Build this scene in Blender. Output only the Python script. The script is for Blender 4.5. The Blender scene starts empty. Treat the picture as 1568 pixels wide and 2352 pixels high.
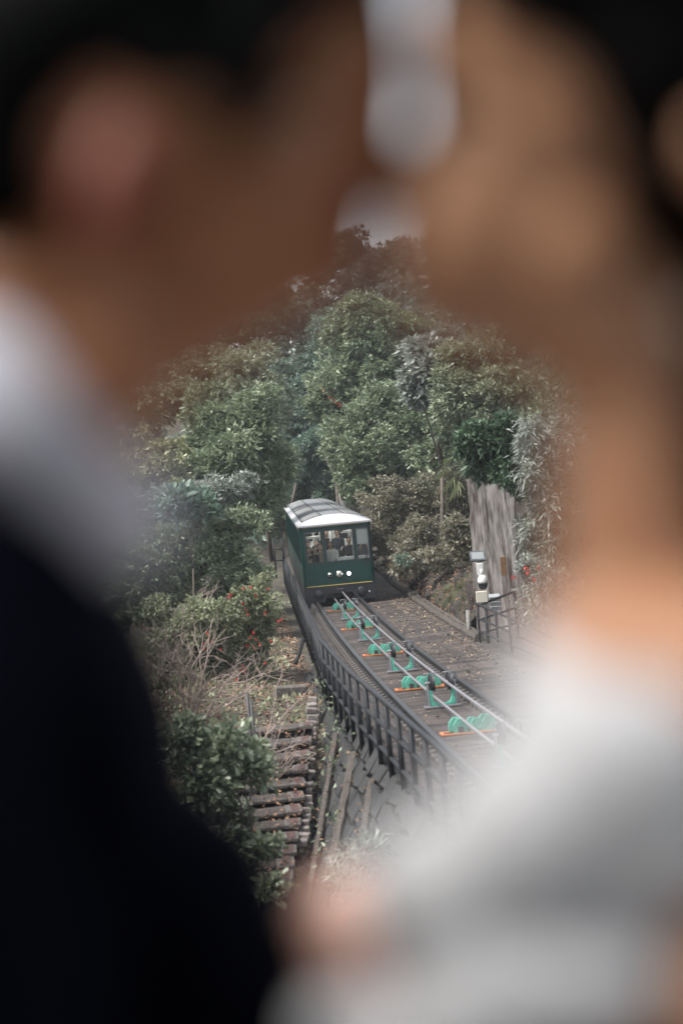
import bpy, bmesh, math, random
import numpy as np
from mathutils import Vector, Matrix, Euler

random.seed(7)
RNG = np.random.default_rng(11)
SC = bpy.context.scene
COL = SC.collection

# ------------------------------------------------------------------ camera
FOC = 4140.0                      # focal length in units of a 1568-wide picture
ROLL = math.radians(5.3)
PITCH = math.radians(2.0)
CAM = Vector((0.0, 0.0, 10.0))
R0 = Vector((1, 0, 0))
U0 = Vector((0, math.sin(PITCH), math.cos(PITCH)))
F0 = Vector((0, math.cos(PITCH), -math.sin(PITCH)))
CR = R0 * math.cos(ROLL) - U0 * math.sin(ROLL)
CU = R0 * math.sin(ROLL) + U0 * math.cos(ROLL)
cam_data = bpy.data.cameras.new('camera')
cam = bpy.data.objects.new('camera', cam_data)
COL.objects.link(cam)
m = Matrix((CR, CU, -F0)).transposed().to_4x4()
m.translation = CAM
cam.matrix_world = m
cam_data.sensor_fit = 'HORIZONTAL'
cam_data.sensor_width = 24.0
cam_data.lens = FOC / 1568 * 24.0
cam_data.clip_start = 0.05
cam_data.clip_end = 3000
cam_data.dof.use_dof = True
cam_data.dof.focus_distance = 55.0
cam_data.dof.aperture_fstop = 1.22
SC.camera = cam

# ------------------------------------------------------------------ sky, sun, exposure
SUN_EL, SUN_AZ = math.radians(60), math.radians(-112)
w = bpy.data.worlds.new('World'); SC.world = w; w.use_nodes = True
nt = w.node_tree
bg = nt.nodes['Background']
sky = nt.nodes.new('ShaderNodeTexSky'); sky.sky_type = 'NISHITA'; sky.sun_disc = False
sky.sun_elevation = SUN_EL; sky.sun_rotation = SUN_AZ
sky.air_density = 1.0; sky.dust_density = 1.5; sky.ozone_density = 1.0
hs = nt.nodes.new('ShaderNodeHueSaturation'); hs.inputs['Saturation'].default_value = 0.28
nt.links.new(sky.outputs[0], hs.inputs['Color'])
nt.links.new(hs.outputs[0], bg.inputs['Color'])
bg.inputs['Strength'].default_value = 0.095
sd = bpy.data.lights.new('sun', 'SUN'); sd.energy = 1.5; sd.angle = math.radians(16); sd.color = (1, 0.96, 0.9)
so = bpy.data.objects.new('sun', sd); COL.objects.link(so)
sun_dir = Vector((math.sin(SUN_AZ) * math.cos(SUN_EL), math.cos(SUN_AZ) * math.cos(SUN_EL), math.sin(SUN_EL)))
so.rotation_euler = sun_dir.to_track_quat('Z', 'Y').to_euler()
so.location = (0, 0, 60)
SC.view_settings.view_transform = 'Standard'
SC.view_settings.look = 'None'
SC.view_settings.gamma = 1.0
SC.view_settings.exposure = 2.15
SC.render.engine = 'CYCLES'
SC.cycles.use_denoising = True
SC.cycles.max_bounces = 8
SC.cycles.transparent_max_bounces = 16
SC.cycles.caustics_reflective = False
SC.cycles.caustics_refractive = False
SC.cycles.sample_clamp_indirect = 4.0

# ------------------------------------------------------------------ placing helpers
def cw(X, d, down):
    return CAM + R0 * X + F0 * d - U0 * down

def uv(px, py):
    dx, dy = px - 784, py - 1176
    c, s = math.cos(ROLL), math.sin(ROLL)
    return dx * c - dy * s, dx * s + dy * c

def at(px, py, d):
    u, v = uv(px, py)
    return cw(u * d / FOC, d, v * d / FOC)

XC = np.polyfit([86, 74, 58.2, 52, 44, 37.8, 33.9, 28.2], [-1.45, -1.0, -.21, .17, .64, 1.07, 1.37, 1.79], 2)
DK = np.polyfit([29.4, 60, 86], [3.71, 3.17, 2.3], 2)

def xc(d):
    return float(np.polyval(XC, d))

def deck_z(d):
    return CAM.z - d * math.sin(PITCH) - float(np.polyval(DK, d)) * math.cos(PITCH)

def tr(d, off=0.0, h=0.0):
    """point at distance d along the track, off metres to its right, h above the deck"""
    p = cw(xc(d) + off, d, float(np.polyval(DK, d)))
    p.z += h
    return p

def tr_rot(d):
    a, b = tr(d - .3), tr(d + .3)
    t = (b - a).normalized()
    yaw = math.atan2(-t.x, t.y)
    pit = math.asin(t.z)
    return Euler((pit, 0, yaw), 'XYZ')

# ------------------------------------------------------------------ materials
MATS = {}
def mat(name, col, rough=0.6, metal=0.0, var=0.0, scale=6.0, bump=0.0, col2=None, spec=0.5, obj_rand=0.0,
        island=0.0, transl=0.0, emit=0.0, stretch=None, detail=4.0, thresh=None, sheen=0.0, coat=0.0, sss=0.0):
    if name in MATS:
        return MATS[name]
    mt = bpy.data.materials.new(name); mt.use_nodes = True
    n, l = mt.node_tree.nodes, mt.node_tree.links
    p = n['Principled BSDF']
    p.inputs['Roughness'].default_value = rough
    p.inputs['Metallic'].default_value = metal
    p.inputs['Specular IOR Level'].default_value = spec
    if sheen: p.inputs['Sheen Weight'].default_value = sheen
    if coat: p.inputs['Coat Weight'].default_value = coat
    if sss:
        p.inputs['Subsurface Weight'].default_value = sss
        p.inputs['Subsurface Radius'].default_value = (0.012, 0.004, 0.002)
        p.inputs['Subsurface Scale'].default_value = 1.0
    c4 = (*col, 1)
    last = None
    def rgb(c):
        r = n.new('ShaderNodeRGB'); r.outputs[0].default_value = (*c, 1); return r.outputs[0]
    tc = n.new('ShaderNodeTexCoord')
    mp = n.new('ShaderNodeMapping'); l.new(tc.outputs['Object'], mp.inputs[0])
    if stretch: mp.inputs['Scale'].default_value = stretch
    noise = None
    if var or bump or col2:
        noise = n.new('ShaderNodeTexNoise'); noise.inputs['Scale'].default_value = scale
        noise.inputs['Detail'].default_value = detail; noise.inputs['Roughness'].default_value = .65
        l.new(mp.outputs[0], noise.inputs['Vector'])
    last = rgb(col)
    if col2:
        rp = n.new('ShaderNodeValToRGB')
        a, b = thresh or (.42, .6)
        rp.color_ramp.elements[0].position = a; rp.color_ramp.elements[1].position = b
        rp.color_ramp.elements[0].color = c4; rp.color_ramp.elements[1].color = (*col2, 1)
        l.new(noise.outputs['Fac'], rp.inputs[0]); last = rp.outputs[0]
    def value_mul(src, amount):
        nonlocal last
        mr = n.new('ShaderNodeMapRange')
        mr.inputs['To Min'].default_value = 1 - amount; mr.inputs['To Max'].default_value = 1 + amount
        l.new(src, mr.inputs['Value'])
        h = n.new('ShaderNodeHueSaturation'); l.new(mr.outputs[0], h.inputs['Value']); l.new(last, h.inputs['Color'])
        last = h.outputs[0]
    if var:
        n2 = n.new('ShaderNodeTexNoise'); n2.inputs['Scale'].default_value = scale * 2.7
        n2.inputs['Detail'].default_value = 6; l.new(mp.outputs[0], n2.inputs['Vector'])
        mr0 = n.new('ShaderNodeMapRange'); mr0.inputs['From Min'].default_value = .25; mr0.inputs['From Max'].default_value = .75
        l.new(n2.outputs['Fac'], mr0.inputs['Value'])
        value_mul(mr0.outputs[0], var)
    if obj_rand:
        oi = n.new('ShaderNodeObjectInfo'); value_mul(oi.outputs['Random'], obj_rand)
    if island:
        ge = n.new('ShaderNodeNewGeometry'); value_mul(ge.outputs['Random Per Island'], island)
    l.new(last, p.inputs['Base Color'])
    if bump:
        b = n.new('ShaderNodeBump'); b.inputs['Strength'].default_value = bump; b.inputs['Distance'].default_value = .03
        l.new(noise.outputs['Fac'], b.inputs['Height']); l.new(b.outputs[0], p.inputs['Normal'])
    if emit:
        l.new(last, p.inputs['Emission Color']); p.inputs['Emission Strength'].default_value = emit
    if transl:
        t = n.new('ShaderNodeBsdfTranslucent'); l.new(last, t.inputs['Color'])
        mx = n.new('ShaderNodeMixShader'); mx.inputs[0].default_value = transl
        l.new(p.outputs[0], mx.inputs[1]); l.new(t.outputs[0], mx.inputs[2])
        l.new(mx.outputs[0], n['Material Output'].inputs['Surface'])
    MATS[name] = mt
    return mt

def glass_mat(name, tint, refl):
    mt = bpy.data.materials.new(name); mt.use_nodes = True
    n, l = mt.node_tree.nodes, mt.node_tree.links
    n.remove(n['Principled BSDF'])
    t = n.new('ShaderNodeBsdfTransparent'); t.inputs[0].default_value = (*tint, 1)
    g = n.new('ShaderNodeBsdfGlossy'); g.inputs['Roughness'].default_value = .02
    f = n.new('ShaderNodeFresnel'); f.inputs['IOR'].default_value = 1.5
    ml = n.new('ShaderNodeMath'); ml.operation = 'MULTIPLY'; ml.inputs[1].default_value = refl
    mx = n.new('ShaderNodeMixShader')
    l.new(f.outputs[0], ml.inputs[0]); l.new(ml.outputs[0], mx.inputs[0])
    l.new(t.outputs[0], mx.inputs[1]); l.new(g.outputs[0], mx.inputs[2])
    l.new(mx.outputs[0], n['Material Output'].inputs['Surface'])
    MATS[name] = mt
    return mt

# ------------------------------------------------------------------ object helpers
def link(o, parent=None):
    COL.objects.link(o)
    if parent: o.parent = parent
    return o

def tag(o, label=None, cat=None, group=None, kind=None):
    if label: o['label'] = label
    if cat: o['category'] = cat
    if group: o['group'] = group
    if kind: o['kind'] = kind
    return o

def empty(name, loc=(0, 0, 0), rot=None):
    o = bpy.data.objects.new(name, None); COL.objects.link(o)
    o.location = loc; o.empty_display_size = .2
    if rot: o.rotation_euler = rot
    return o

class MB:
    """collects simple solids into one mesh"""
    def __init__(s): s.v, s.f, s.mi, s.sm = [], [], [], []
    def add(s, vs, fs, mi=0, smooth=False):
        o = len(s.v); s.v += [tuple(v) for v in vs]
        s.f += [tuple(i + o for i in f) for f in fs]; s.mi += [mi] * len(fs); s.sm += [smooth] * len(fs)
    def box(s, c, size, rot=None, mi=0, taper=1.0):
        x, y, z = [k / 2 for k in size]
        vs = [Vector((sx * x * (taper if sz > 0 else 1), sy * y * (taper if sz > 0 else 1), sz * z)) for sz in (-1, 1) for sy in (-1, 1) for sx in (-1, 1)]
        M = rot.to_matrix() if rot is not None else Matrix.Identity(3)
        vs = [M @ v + Vector(c) for v in vs]
        s.add(vs, [(0, 2, 3, 1), (4, 5, 7, 6), (0, 1, 5, 4), (2, 6, 7, 3), (0, 4, 6, 2), (1, 3, 7, 5)], mi)
    def bbox(s, c, size, b=.01, mi=0):
        """box with chamfered edges"""
        bm = bmesh.new(); bmesh.ops.create_cube(bm, size=1)
        for v in bm.verts: v.co = Vector((v.co.x * size[0], v.co.y * size[1], v.co.z * size[2])) + Vector(c)
        bmesh.ops.bevel(bm, geom=list(bm.edges), offset=b, segments=1, affect='EDGES')
        bm.verts.index_update()
        s.add([v.co.copy() for v in bm.verts], [[v.index for v in f.verts] for f in bm.faces], mi); bm.free()
    def tube(s, pts, rad, n=8, mi=0, cap=True):
        pts = [Vector(p) for p in pts]
        rs = rad if hasattr(rad, '__len__') else [rad] * len(pts)
        vs, fs = [], []
        up = None
        for i, p in enumerate(pts):
            t = (pts[min(i + 1, len(pts) - 1)] - pts[max(i - 1, 0)]).normalized()
            if up is None:
                up = Vector((0, 0, 1)) if abs(t.z) < .9 else Vector((1, 0, 0))
            a = t.cross(up).normalized(); b = a.cross(t).normalized(); up = b
            for k in range(n):
                an = 2 * math.pi * k / n
                vs.append(p + (a * math.cos(an) + b * math.sin(an)) * rs[i])
        for i in range(len(pts) - 1):
            for k in range(n):
                k2 = (k + 1) % n
                fs.append((i * n + k, i * n + k2, (i + 1) * n + k2, (i + 1) * n + k))
        if cap:
            fs.append(tuple(range(n))[::-1]); fs.append(tuple((len(pts) - 1) * n + k for k in range(n)))
        s.add(vs, fs, mi, True)
    def prism(s, outline, axis, a, b, mi=0):
        """outline in the two other axes, extruded along axis from a to b"""
        def mk(p, t):
            if axis == 'x': return (t, p[0], p[1])
            if axis == 'y': return (p[0], t, p[1])
            return (p[0], p[1], t)
        n = len(outline)
        vs = [mk(p, a) for p in outline] + [mk(p, b) for p in outline]
        fs = [tuple(range(n))[::-1], tuple(range(n, 2 * n))] + [(i, (i + 1) % n, (i + 1) % n + n, i + n) for i in range(n)]
        s.add(vs, fs, mi)
    def build(s, name, mats, parent=None, loc=None, rot=None, smooth_angle=True):
        me = bpy.data.meshes.new(name)
        me.from_pydata(s.v, [], s.f); me.update()
        for mm in (mats if isinstance(mats, (list, tuple)) else [mats]): me.materials.append(mm)
        me.polygons.foreach_set('material_index', s.mi)
        me.polygons.foreach_set('use_smooth', s.sm)
        bm = bmesh.new(); bm.from_mesh(me); bmesh.ops.recalc_face_normals(bm, faces=bm.faces[:]); bm.to_mesh(me); bm.free()
        o = bpy.data.objects.new(name, me)
        if loc is not None: o.location = loc
        if rot is not None: o.rotation_euler = rot
        return link(o, parent)

def copy_tree(o, parent=None):
    c = o.copy(); COL.objects.link(c); c.parent = parent
    for ch in list(o.children): copy_tree(ch, c)
    return c

def np_mesh(name, verts, faces, material, parent=None, smooth=False):
    me = bpy.data.meshes.new(name)
    nv, nf, k = len(verts), len(faces), faces.shape[1]
    me.vertices.add(nv); me.vertices.foreach_set('co', verts.astype(np.float32).ravel())
    me.loops.add(nf * k); me.loops.foreach_set('vertex_index', faces.astype(np.int32).ravel())
    me.polygons.add(nf)
    me.polygons.foreach_set('loop_start', np.arange(0, nf * k, k, dtype=np.int32))
    me.polygons.foreach_set('loop_total', np.full(nf, k, dtype=np.int32))
    if smooth: me.polygons.foreach_set('use_smooth', np.ones(nf, dtype=bool))
    me.update(calc_edges=True)
    for mm in (material if isinstance(material, (list, tuple)) else [material]): me.materials.append(mm)
    o = bpy.data.objects.new(name, me)
    return link(o, parent)

# ------------------------------------------------------------------ palette
M_plank = mat('deck_timber', (.026, .0185, .015), .75, var=.8, scale=3.0, bump=.8, obj_rand=.6, col2=(.092, .074, .064), stretch=(1, 9, 4), thresh=(.45, .75))
M_soil = mat('leafy_soil', (.036, .027, .019), .95, var=.5, scale=1.6, bump=.6, col2=(.055, .058, .03), thresh=(.5, .62))
M_rail = mat('rail_steel', (.035, .035, .037), .42, metal=.5, var=.2, scale=8)
M_iron = mat('dark_iron', (.045, .043, .043), .6, metal=.3, var=.35, scale=20)
M_chair = mat('rail_chair_iron', (.06, .052, .046), .75, var=.4, scale=25, bump=.2)
M_black = mat('black_paint', (.012, .013, .016), .38, var=.2, scale=12)
M_fence = mat('railing_paint', (.006, .0065, .0085), .55, var=.35, scale=9, col2=(.012, .013, .015), spec=.25)
M_cable = mat('cable_steel', (.26, .25, .265), .38, metal=.6, var=.15, scale=60)
M_galv = mat('galvanised_steel', (.21, .205, .215), .45, metal=.55, var=.25, scale=14)
M_mint = mat('mint_green_paint', (.075, .30, .22), .6, var=.4, scale=9, col2=(.04, .15, .11), thresh=(.58, .74), obj_rand=.15)
M_orange = mat('orange_paint', (.48, .155, .05), .6, var=.3, scale=15)
M_tyre = mat('black_rubber', (.014, .014, .016), .5, var=.2, scale=20)
M_green = mat('tram_green_paint', (.0006, .029, .0235), .33, var=.22, scale=1.4, spec=.35, stretch=(2.5, 2.5, .5))
M_tgrey = mat('tram_charcoal_paint', (.012, .013, .017), .45, var=.15, scale=6)
M_tdark = mat('tram_underframe', (.008, .008, .009), .7, var=.2, scale=8)
M_white = mat('tram_white_paint', (.34, .34, .35), .4, var=.04, scale=2)
M_roofg = mat('roof_grey', (.15, .155, .16), .7, var=.08, scale=3, spec=.2)
M_roofd = mat('roof_dark_panel', (.055, .06, .062), .35, var=.15, scale=4)
M_slat = mat('roof_slat_metal', (.13, .135, .135), .6, var=.1, scale=8)
M_gold = mat('gold_line', (.62, .46, .12), .4, var=.05, scale=10)
M_int = mat('tram_interior', (.80, .79, .76), .6, var=.04, scale=3)
M_floor = mat('tram_floor', (.12, .11, .10), .7, var=.1, scale=5)
M_lampon = mat('headlamp_glow', (1, .98, 1), .3, emit=6)
M_chrome = mat('lamp_chrome', (.62, .61, .56), .25, metal=.8, var=.1, scale=20)
M_lens = mat('lamp_lens', (.42, .42, .38), .2, var=.3, scale=30)
M_concrete = mat('stained_concrete', (.25, .226, .208), .9, var=.55, scale=1.5, bump=.06, col2=(.05, .034, .026), stretch=(4.2, 1.2, .42), thresh=(.44, .60), detail=8)
M_rock = mat('hill_rock', (.030, .023, .0185), .95, var=.6, scale=1.2, bump=.8, col2=(.027, .029, .008), thresh=(.5, .6), detail=8)
M_rockg = mat('grey_rock', (.24, .225, .215), .9, var=.4, scale=2, bump=.5, col2=(.10, .08, .07), stretch=(3, 3, .6))
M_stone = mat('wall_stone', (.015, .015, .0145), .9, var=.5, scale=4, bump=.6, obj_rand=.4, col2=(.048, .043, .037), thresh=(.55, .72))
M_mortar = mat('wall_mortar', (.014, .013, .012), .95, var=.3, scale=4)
M_timber = mat('old_timber', (.04, .031, .024), .85, var=.45, scale=4, bump=.6, stretch=(5, 5, .6), col2=(.105, .09, .075), thresh=(.5, .68))
M_step = mat('step_stone', (.058, .050, .043), .9, var=.5, scale=3, bump=.4, col2=(.028, .022, .018), obj_rand=.22)
M_stepedge = mat('step_concrete', (.075, .066, .058), .9, var=.4, scale=5, bump=.3)
M_redline = mat('red_oxide_paint', (.05, .023, .019), .8, var=.35, scale=6)
M_brickw = mat('pale_edging_brick', (.145, .125, .113), .9, var=.5, scale=6, bump=.3, obj_rand=.2)
M_bark = mat('bark', (.10, .082, .066), .9, var=.4, scale=6, bump=.5, stretch=(3, 3, .7))
M_twig = mat('pale_twig', (.24, .19, .16), .85, var=.3, scale=8)
M_camw = mat('camera_white', (.50, .49, .47), .4, var=.05, scale=8)
M_cream = mat('cream_box', (.42, .39, .32), .55, var=.06, scale=8)
M_petal = mat('red_petal', (.40, .022, .016), .6, island=.3, transl=.2)
M_opetal = mat('orange_petal', (.72, .20, .07), .6, island=.3, transl=.2)
M_litter = mat('dry_leaves', (.15, .075, .04), .85, island=.6)
M_litter2 = mat('pale_dry_leaves', (.19, .14, .095), .85, island=.6)
M_glass = glass_mat('tram_front_glass', (.93, .95, .94), 1.0)
M_sglass = glass_mat('tram_side_glass', (.80, .84, .83), 1.5)
M_skylight = glass_mat('tram_skylight_glass', (.45, .48, .47), .5)

def leaf_mat(name, a, b, tr_=.32, rough=.42, spec=.55):
    mt = bpy.data.materials.new(name); mt.use_nodes = True
    n, l = mt.node_tree.nodes, mt.node_tree.links
    p = n['Principled BSDF']; p.inputs['Roughness'].default_value = rough; p.inputs['Specular IOR Level'].default_value = spec
    ge = n.new('ShaderNodeNewGeometry')
    rp = n.new('ShaderNodeValToRGB')
    e = rp.color_ramp.elements
    e[0].color = (*a, 1); e[1].color = (*b, 1)
    mid = e.new(.55); mid.color = (*[.6 * x + .4 * y for x, y in zip(a, b)], 1)
    tc = n.new('ShaderNodeTexCoord'); no = n.new('ShaderNodeTexNoise'); no.inputs['Scale'].default_value = .8; no.inputs['Detail'].default_value = 3
    l.new(tc.outputs['Object'], no.inputs['Vector'])
    mx = n.new('ShaderNodeMath'); mx.operation = 'MULTIPLY_ADD'; mx.inputs[1].default_value = .6
    sb = n.new('ShaderNodeMath'); sb.operation = 'MULTIPLY_ADD'; sb.inputs[1].default_value = 1.5; sb.inputs[2].default_value = -.5
    l.new(no.outputs['Fac'], sb.inputs[0])
    l.new(ge.outputs['Random Per Island'], mx.inputs[0]); l.new(sb.outputs[0], mx.inputs[2])
    l.new(mx.outputs[0], rp.inputs[0]); l.new(rp.outputs[0], p.inputs['Base Color'])
    t = n.new('ShaderNodeBsdfTranslucent'); l.new(rp.outputs[0], t.inputs['Color'])
    ms = n.new('ShaderNodeMixShader'); ms.inputs[0].default_value = tr_
    l.new(p.outputs[0], ms.inputs[1]); l.new(t.outputs[0], ms.inputs[2])
    l.new(ms.outputs[0], n['Material Output'].inputs['Surface'])
    MATS[name] = mt
    return mt

LF = {
    'pale': leaf_mat('leaf_pale', (0.125, 0.155, 0.092), (0.294, 0.323, 0.214)),
    'mid': leaf_mat('leaf_mid', (0.097, 0.138, 0.077), (0.235, 0.279, 0.169)),
    'yellow': leaf_mat('leaf_yellowish', (0.122, 0.140, 0.072), (0.360, 0.360, 0.172)),
    'dark': leaf_mat('leaf_dark', (0.081, 0.122, 0.072), (0.240, 0.278, 0.163)),
    'deep': leaf_mat('leaf_deep', (0.058, 0.105, 0.079), (0.162, 0.228, 0.165)),
    'grey': leaf_mat('leaf_grey', (0.125, 0.147, 0.125), (0.294, 0.316, 0.271)),
    'brown': leaf_mat('leaf_brownish', (0.118, 0.111, 0.073), (0.250, 0.232, 0.162)),
    'glossy': leaf_mat('leaf_glossy', (0.022, 0.05, 0.026), (0.07, 0.12, 0.062), rough=.5),
    'broad': leaf_mat('leaf_broad', (0.078, 0.104, 0.062), (0.273, 0.305, 0.202), rough=.35),
    'shrub': leaf_mat('leaf_shrub', (0.111, 0.130, 0.068), (0.299, 0.319, 0.189)),
    'palm': leaf_mat('leaf_palm', (.10, .125, .055), (.23, .25, .13)),
}

# ================================================================== THE SETTING
def vnoise(x, y, s, seed=0):
    """cheap smooth value noise"""
    def h(i, j):
        a = np.sin(i * 127.1 + j * 311.7 + seed * 17.3) * 43758.5453
        return a - np.floor(a)
    x, y = np.asarray(x, float) / s, np.asarray(y, float) / s
    i, j = np.floor(x), np.floor(y); fx, fy = x - i, y - j
    fx, fy = fx * fx * (3 - 2 * fx), fy * fy * (3 - 2 * fy)
    return (h(i, j) * (1 - fx) + h(i + 1, j) * fx) * (1 - fy) + (h(i, j + 1) * (1 - fx) + h(i + 1, j + 1) * fx) * fy - .5

def ground_off(o, Y):
    """ground height for an offset o from the track at distance Y"""
    o, Y = np.asarray(o, float), np.asarray(Y, float)
    Yc = np.clip(Y, 8, 100)
    zd = CAM.z - Yc * math.sin(PITCH) - np.polyval(DK, Yc) * math.cos(PITCH)
    # left of the wall
    L = zd - .5 - np.clip(36 - Y, 0, 24) * .225 - np.clip(-4 - o, 0, 14) * .10
    L = L + np.clip(-15 - o, 0, 40) * .42 + vnoise(o, Y, 1.1, 1) * .22 + vnoise(o, Y, 6, 2) * np.clip(-3 - o, 0, 4) * .3
    # right of the deck
    r1 = np.clip(o - 3.7, 0, 1.6); r2 = np.clip(o - 4.9, 0, 10)
    Rr = zd - .12 + r1 * 1.35 + r2 * .5 + (vnoise(o * 1.3, Y, .9, 3) * .8 + vnoise(o, Y, 2.4, 4) * 1.1) * np.clip(r1 * 1.2, 0, 1)
    Rr = np.where(Y < 52, zd - .12 + (Rr - zd + .12) * np.clip((Y - 47.5) / 4.5, 0, 1), Rr)
    Cc = zd - .30
    z = np.where(o < -1.25, L, np.where(o > 2.72, Rr, Cc))
    hill = np.clip(Y - 97, 0, 70) * .21
    return z + hill * (1 + .35 * np.clip((o) / 60, -.8, .8)) + np.where(Y > 97, vnoise(o, Y, 14, 5) * 5 * np.clip((Y - 97) / 20, 0, 1), 0)

def ground(X, Y):
    Yc = float(np.clip(Y, 0, 100))
    return float(ground_off(X - xc(Yc), Y))

def make_ground():
    os_ = np.concatenate([-np.geomspace(900, 12, 34), np.arange(-11, -2.0, .35), [-1.8, -1.5, -1.30, -1.2], np.arange(-.8, 2.7, .7),
                          [2.70, 2.76], np.arange(2.95, 8, .22), np.geomspace(8.3, 900, 36)])
    ys = np.concatenate([[-900, -300, -100, -40, -15, -4, 2], np.arange(6, 70, .45), np.arange(70, 130, 1.6), np.geomspace(132, 1500, 18)])
    O, Y = np.meshgrid(os_, ys)
    Z = ground_off(O, Y)
    X = O + np.polyval(XC, np.clip(Y, 0, 100))
    nx = len(os_)
    V = np.stack([X, Y, Z], -1).reshape(-1, 3)
    idx = np.arange(len(V)).reshape(len(ys), nx)
    Fq = np.stack([idx[:-1, :-1], idx[:-1, 1:], idx[1:, 1:], idx[1:, :-1]], -1).reshape(-1, 4)
    o = np_mesh('ground', V, Fq, [M_soil, M_rock], smooth=True)
    oc = O[:-1, :-1].ravel()
    o.data.polygons.foreach_set('material_index', (oc > 2.69).astype(np.int32))
    tag(o, 'leaf-strewn soil slope rising to rocky hillside around the tramway', kind='structure')
make_ground()

# ---- deck of the track: bed, planks
def ribbon(name, d0, d1, step, prof, material, closed=True, parent=None):
    """sweep a profile [(off, h)] along the track"""
    ds = np.arange(d0, d1 + 1e-6, step)
    V, n = [], len(prof)
    for d in ds:
        V += [tuple(tr(d, a, b)) for a, b in prof]
    Fs = []
    for i in range(len(ds) - 1):
        for k in range(n if closed else n - 1):
            k2 = (k + 1) % n
            Fs.append((i * n + k, i * n + k2, (i + 1) * n + k2, (i + 1) * n + k))
    mb = MB(); mb.add(V, Fs)
    if closed: mb.add(V[:n], [tuple(range(n))[::-1]]); mb.add(V[-n:], [tuple(range(n))])
    return mb.build(name, material, parent)

deck = ribbon('track_deck', 9, 104, 1.0, [(-1.38, -.36), (2.62, -.36), (2.62, -.075), (-1.38, -.075)], M_mortar)
tag(deck, 'timber-planked track deck carrying the tramway', kind='structure')
plank_me = []
for k in range(5):
    mb = MB(); mb.bbox((.61, 0, -.031), (4.0, .215 - .008 * k, .062), .010)
    o = mb.build('plank', M_plank, deck); plank_me.append(o.data)
    if k: bpy.data.objects.remove(o)
first_plank = o = [c for c in deck.children][0]
d = 16.5; k = 0
while k < 300:
    o = first_plank if k == 0 else first_plank.copy()
    if k: COL.objects.link(o); o.parent = deck
    o.data = plank_me[random.randrange(5)]
    o.location = tr(d, random.uniform(-.03, .03), random.uniform(-.008, .004))
    r = tr_rot(d); r.z += random.uniform(-.004, .004); r.x += random.uniform(-.02, .02); o.rotation_euler = r
    d += .238; k += 1
mb = MB()
for dd in list(np.arange(d, 103, .238)) + list(np.arange(9, 16.4, .238)):
    mb.box(tr(dd, .61, -.032), (4.0, .222, .062), tr_rot(dd))
tag(mb.build('far_planks', M_plank, deck), kind='stuff')

# ---- rails with their chairs
def rail(off, label):
    prof = [(off + a, b) for a, b in [(-.07, .012), (.07, .012), (.07, .03), (.018, .05), (.018, .13), (.045, .145), (.045, .185), (-.045, .185), (-.045, .145), (-.018, .13), (-.018, .05), (-.07, .03)]]
    r = ribbon('rail', 9, 103, .8, prof, M_rail)
    tag(r, label, 'rail', 'running rails of the tramway')
    mb = MB(); mb.bbox((-.02, 0, .055), (.19, .24, .11), .035); mb.tube([(-.04, 0, .10), (-.04, 0, .16)], .06, 7)
    c0 = mb.build('rail_chair', M_chair, r)
    for i in range(140):
        c = c0 if i == 0 else c0.copy()
        if i: COL.objects.link(c); c.parent = r
        dd = 16.6 + i * .46
        c.location = tr(dd, off - .125, .002); c.rotation_euler = tr_rot(dd)
    return r
rail(-.735, 'dark steel rail of the track along the black railing')
rail(.735, 'dark steel rail of the track on the rock slope side')

# low guard bar beside the left rail
tag(ribbon('guard_bar', 18, 72, 1.0, [(-1.10, .003), (-1.07, .003), (-1.07, .03), (-1.10, .03)], M_iron), 'thin low iron bar lying on the deck between rail and railing', 'iron bar')

# ---- timber kerb along the rock side
def kerb_piece(d0, d1, label):
    mb = MB(); n = 40; ph = random.uniform(0, 6)
    V, Fs = [], []
    for i in range(n + 1):
        dd = d0 + (d1 - d0) * i / n; wob = .018 * math.sin(i * .33 + ph); q = lambda k: random.uniform(-k, k)
        V += [tr(dd, 2.38 + wob + q(.012), .0), tr(dd, 2.36 + wob + q(.015), .10 + q(.02)), tr(dd, 2.43 + wob + q(.015), .19 + q(.02)), tr(dd, 2.54 + wob + q(.02), .17 + q(.025)), tr(dd, 2.60 + wob + q(.02), .20 + q(.02)), tr(dd, 2.66 + wob, .0)]
    for i in range(n):
        for k in range(6): Fs.append((i * 6 + k, i * 6 + (k + 1) % 6, i * 6 + 6 + (k + 1) % 6, i * 6 + 6 + k))
    Fs += [tuple(range(6)), tuple(n * 6 + k for k in range(6))[::-1]]
    mb.add(V, Fs)
    tag(mb.build('timber_kerb', M_timber), label, 'kerb', 'timber kerb beams')
for a, b, lb in [(44.6, 52.0, 'weathered timber kerb beam ending at the black fence by the pier'), (52.2, 62.5, 'weathered timber kerb beam below the mossy rock'),
             (62.7, 84, 'weathered timber kerb beam beside the green tram')]:
    kerb_piece(a, b, lb)

# ---- wall under the left edge of the deck, stone by stone
wall = empty('retaining_wall', tr(30, -1.9, -1.5))
tag(wall, 'dark mossy stone retaining wall under the edge of the deck', 'wall')
def wparent(o):
    o.parent = wall; o.matrix_parent_inverse = Matrix.Translation(-wall.location); return o
def foot(d, off=-1.9): return float(ground_off(off, d)) - deck_z(d)
mb = MB(); V = []; Fs = []
ds = np.arange(12, 46, 1.0)
for d in ds:
    f = foot(d) - .4
    V += [tuple(tr(d, -1.40, -.1)), tuple(tr(d, -1.40 + f * .65, f)), tuple(tr(d, -1.1, f)), tuple(tr(d, -1.1, -.1))]
for i in range(len(ds) - 1):
    for k in range(4):
        Fs.append((i * 4 + k, i * 4 + (k + 1) % 4, i * 4 + 4 + (k + 1) % 4, i * 4 + 4 + k))
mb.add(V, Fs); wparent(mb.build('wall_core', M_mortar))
st_me = []
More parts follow.
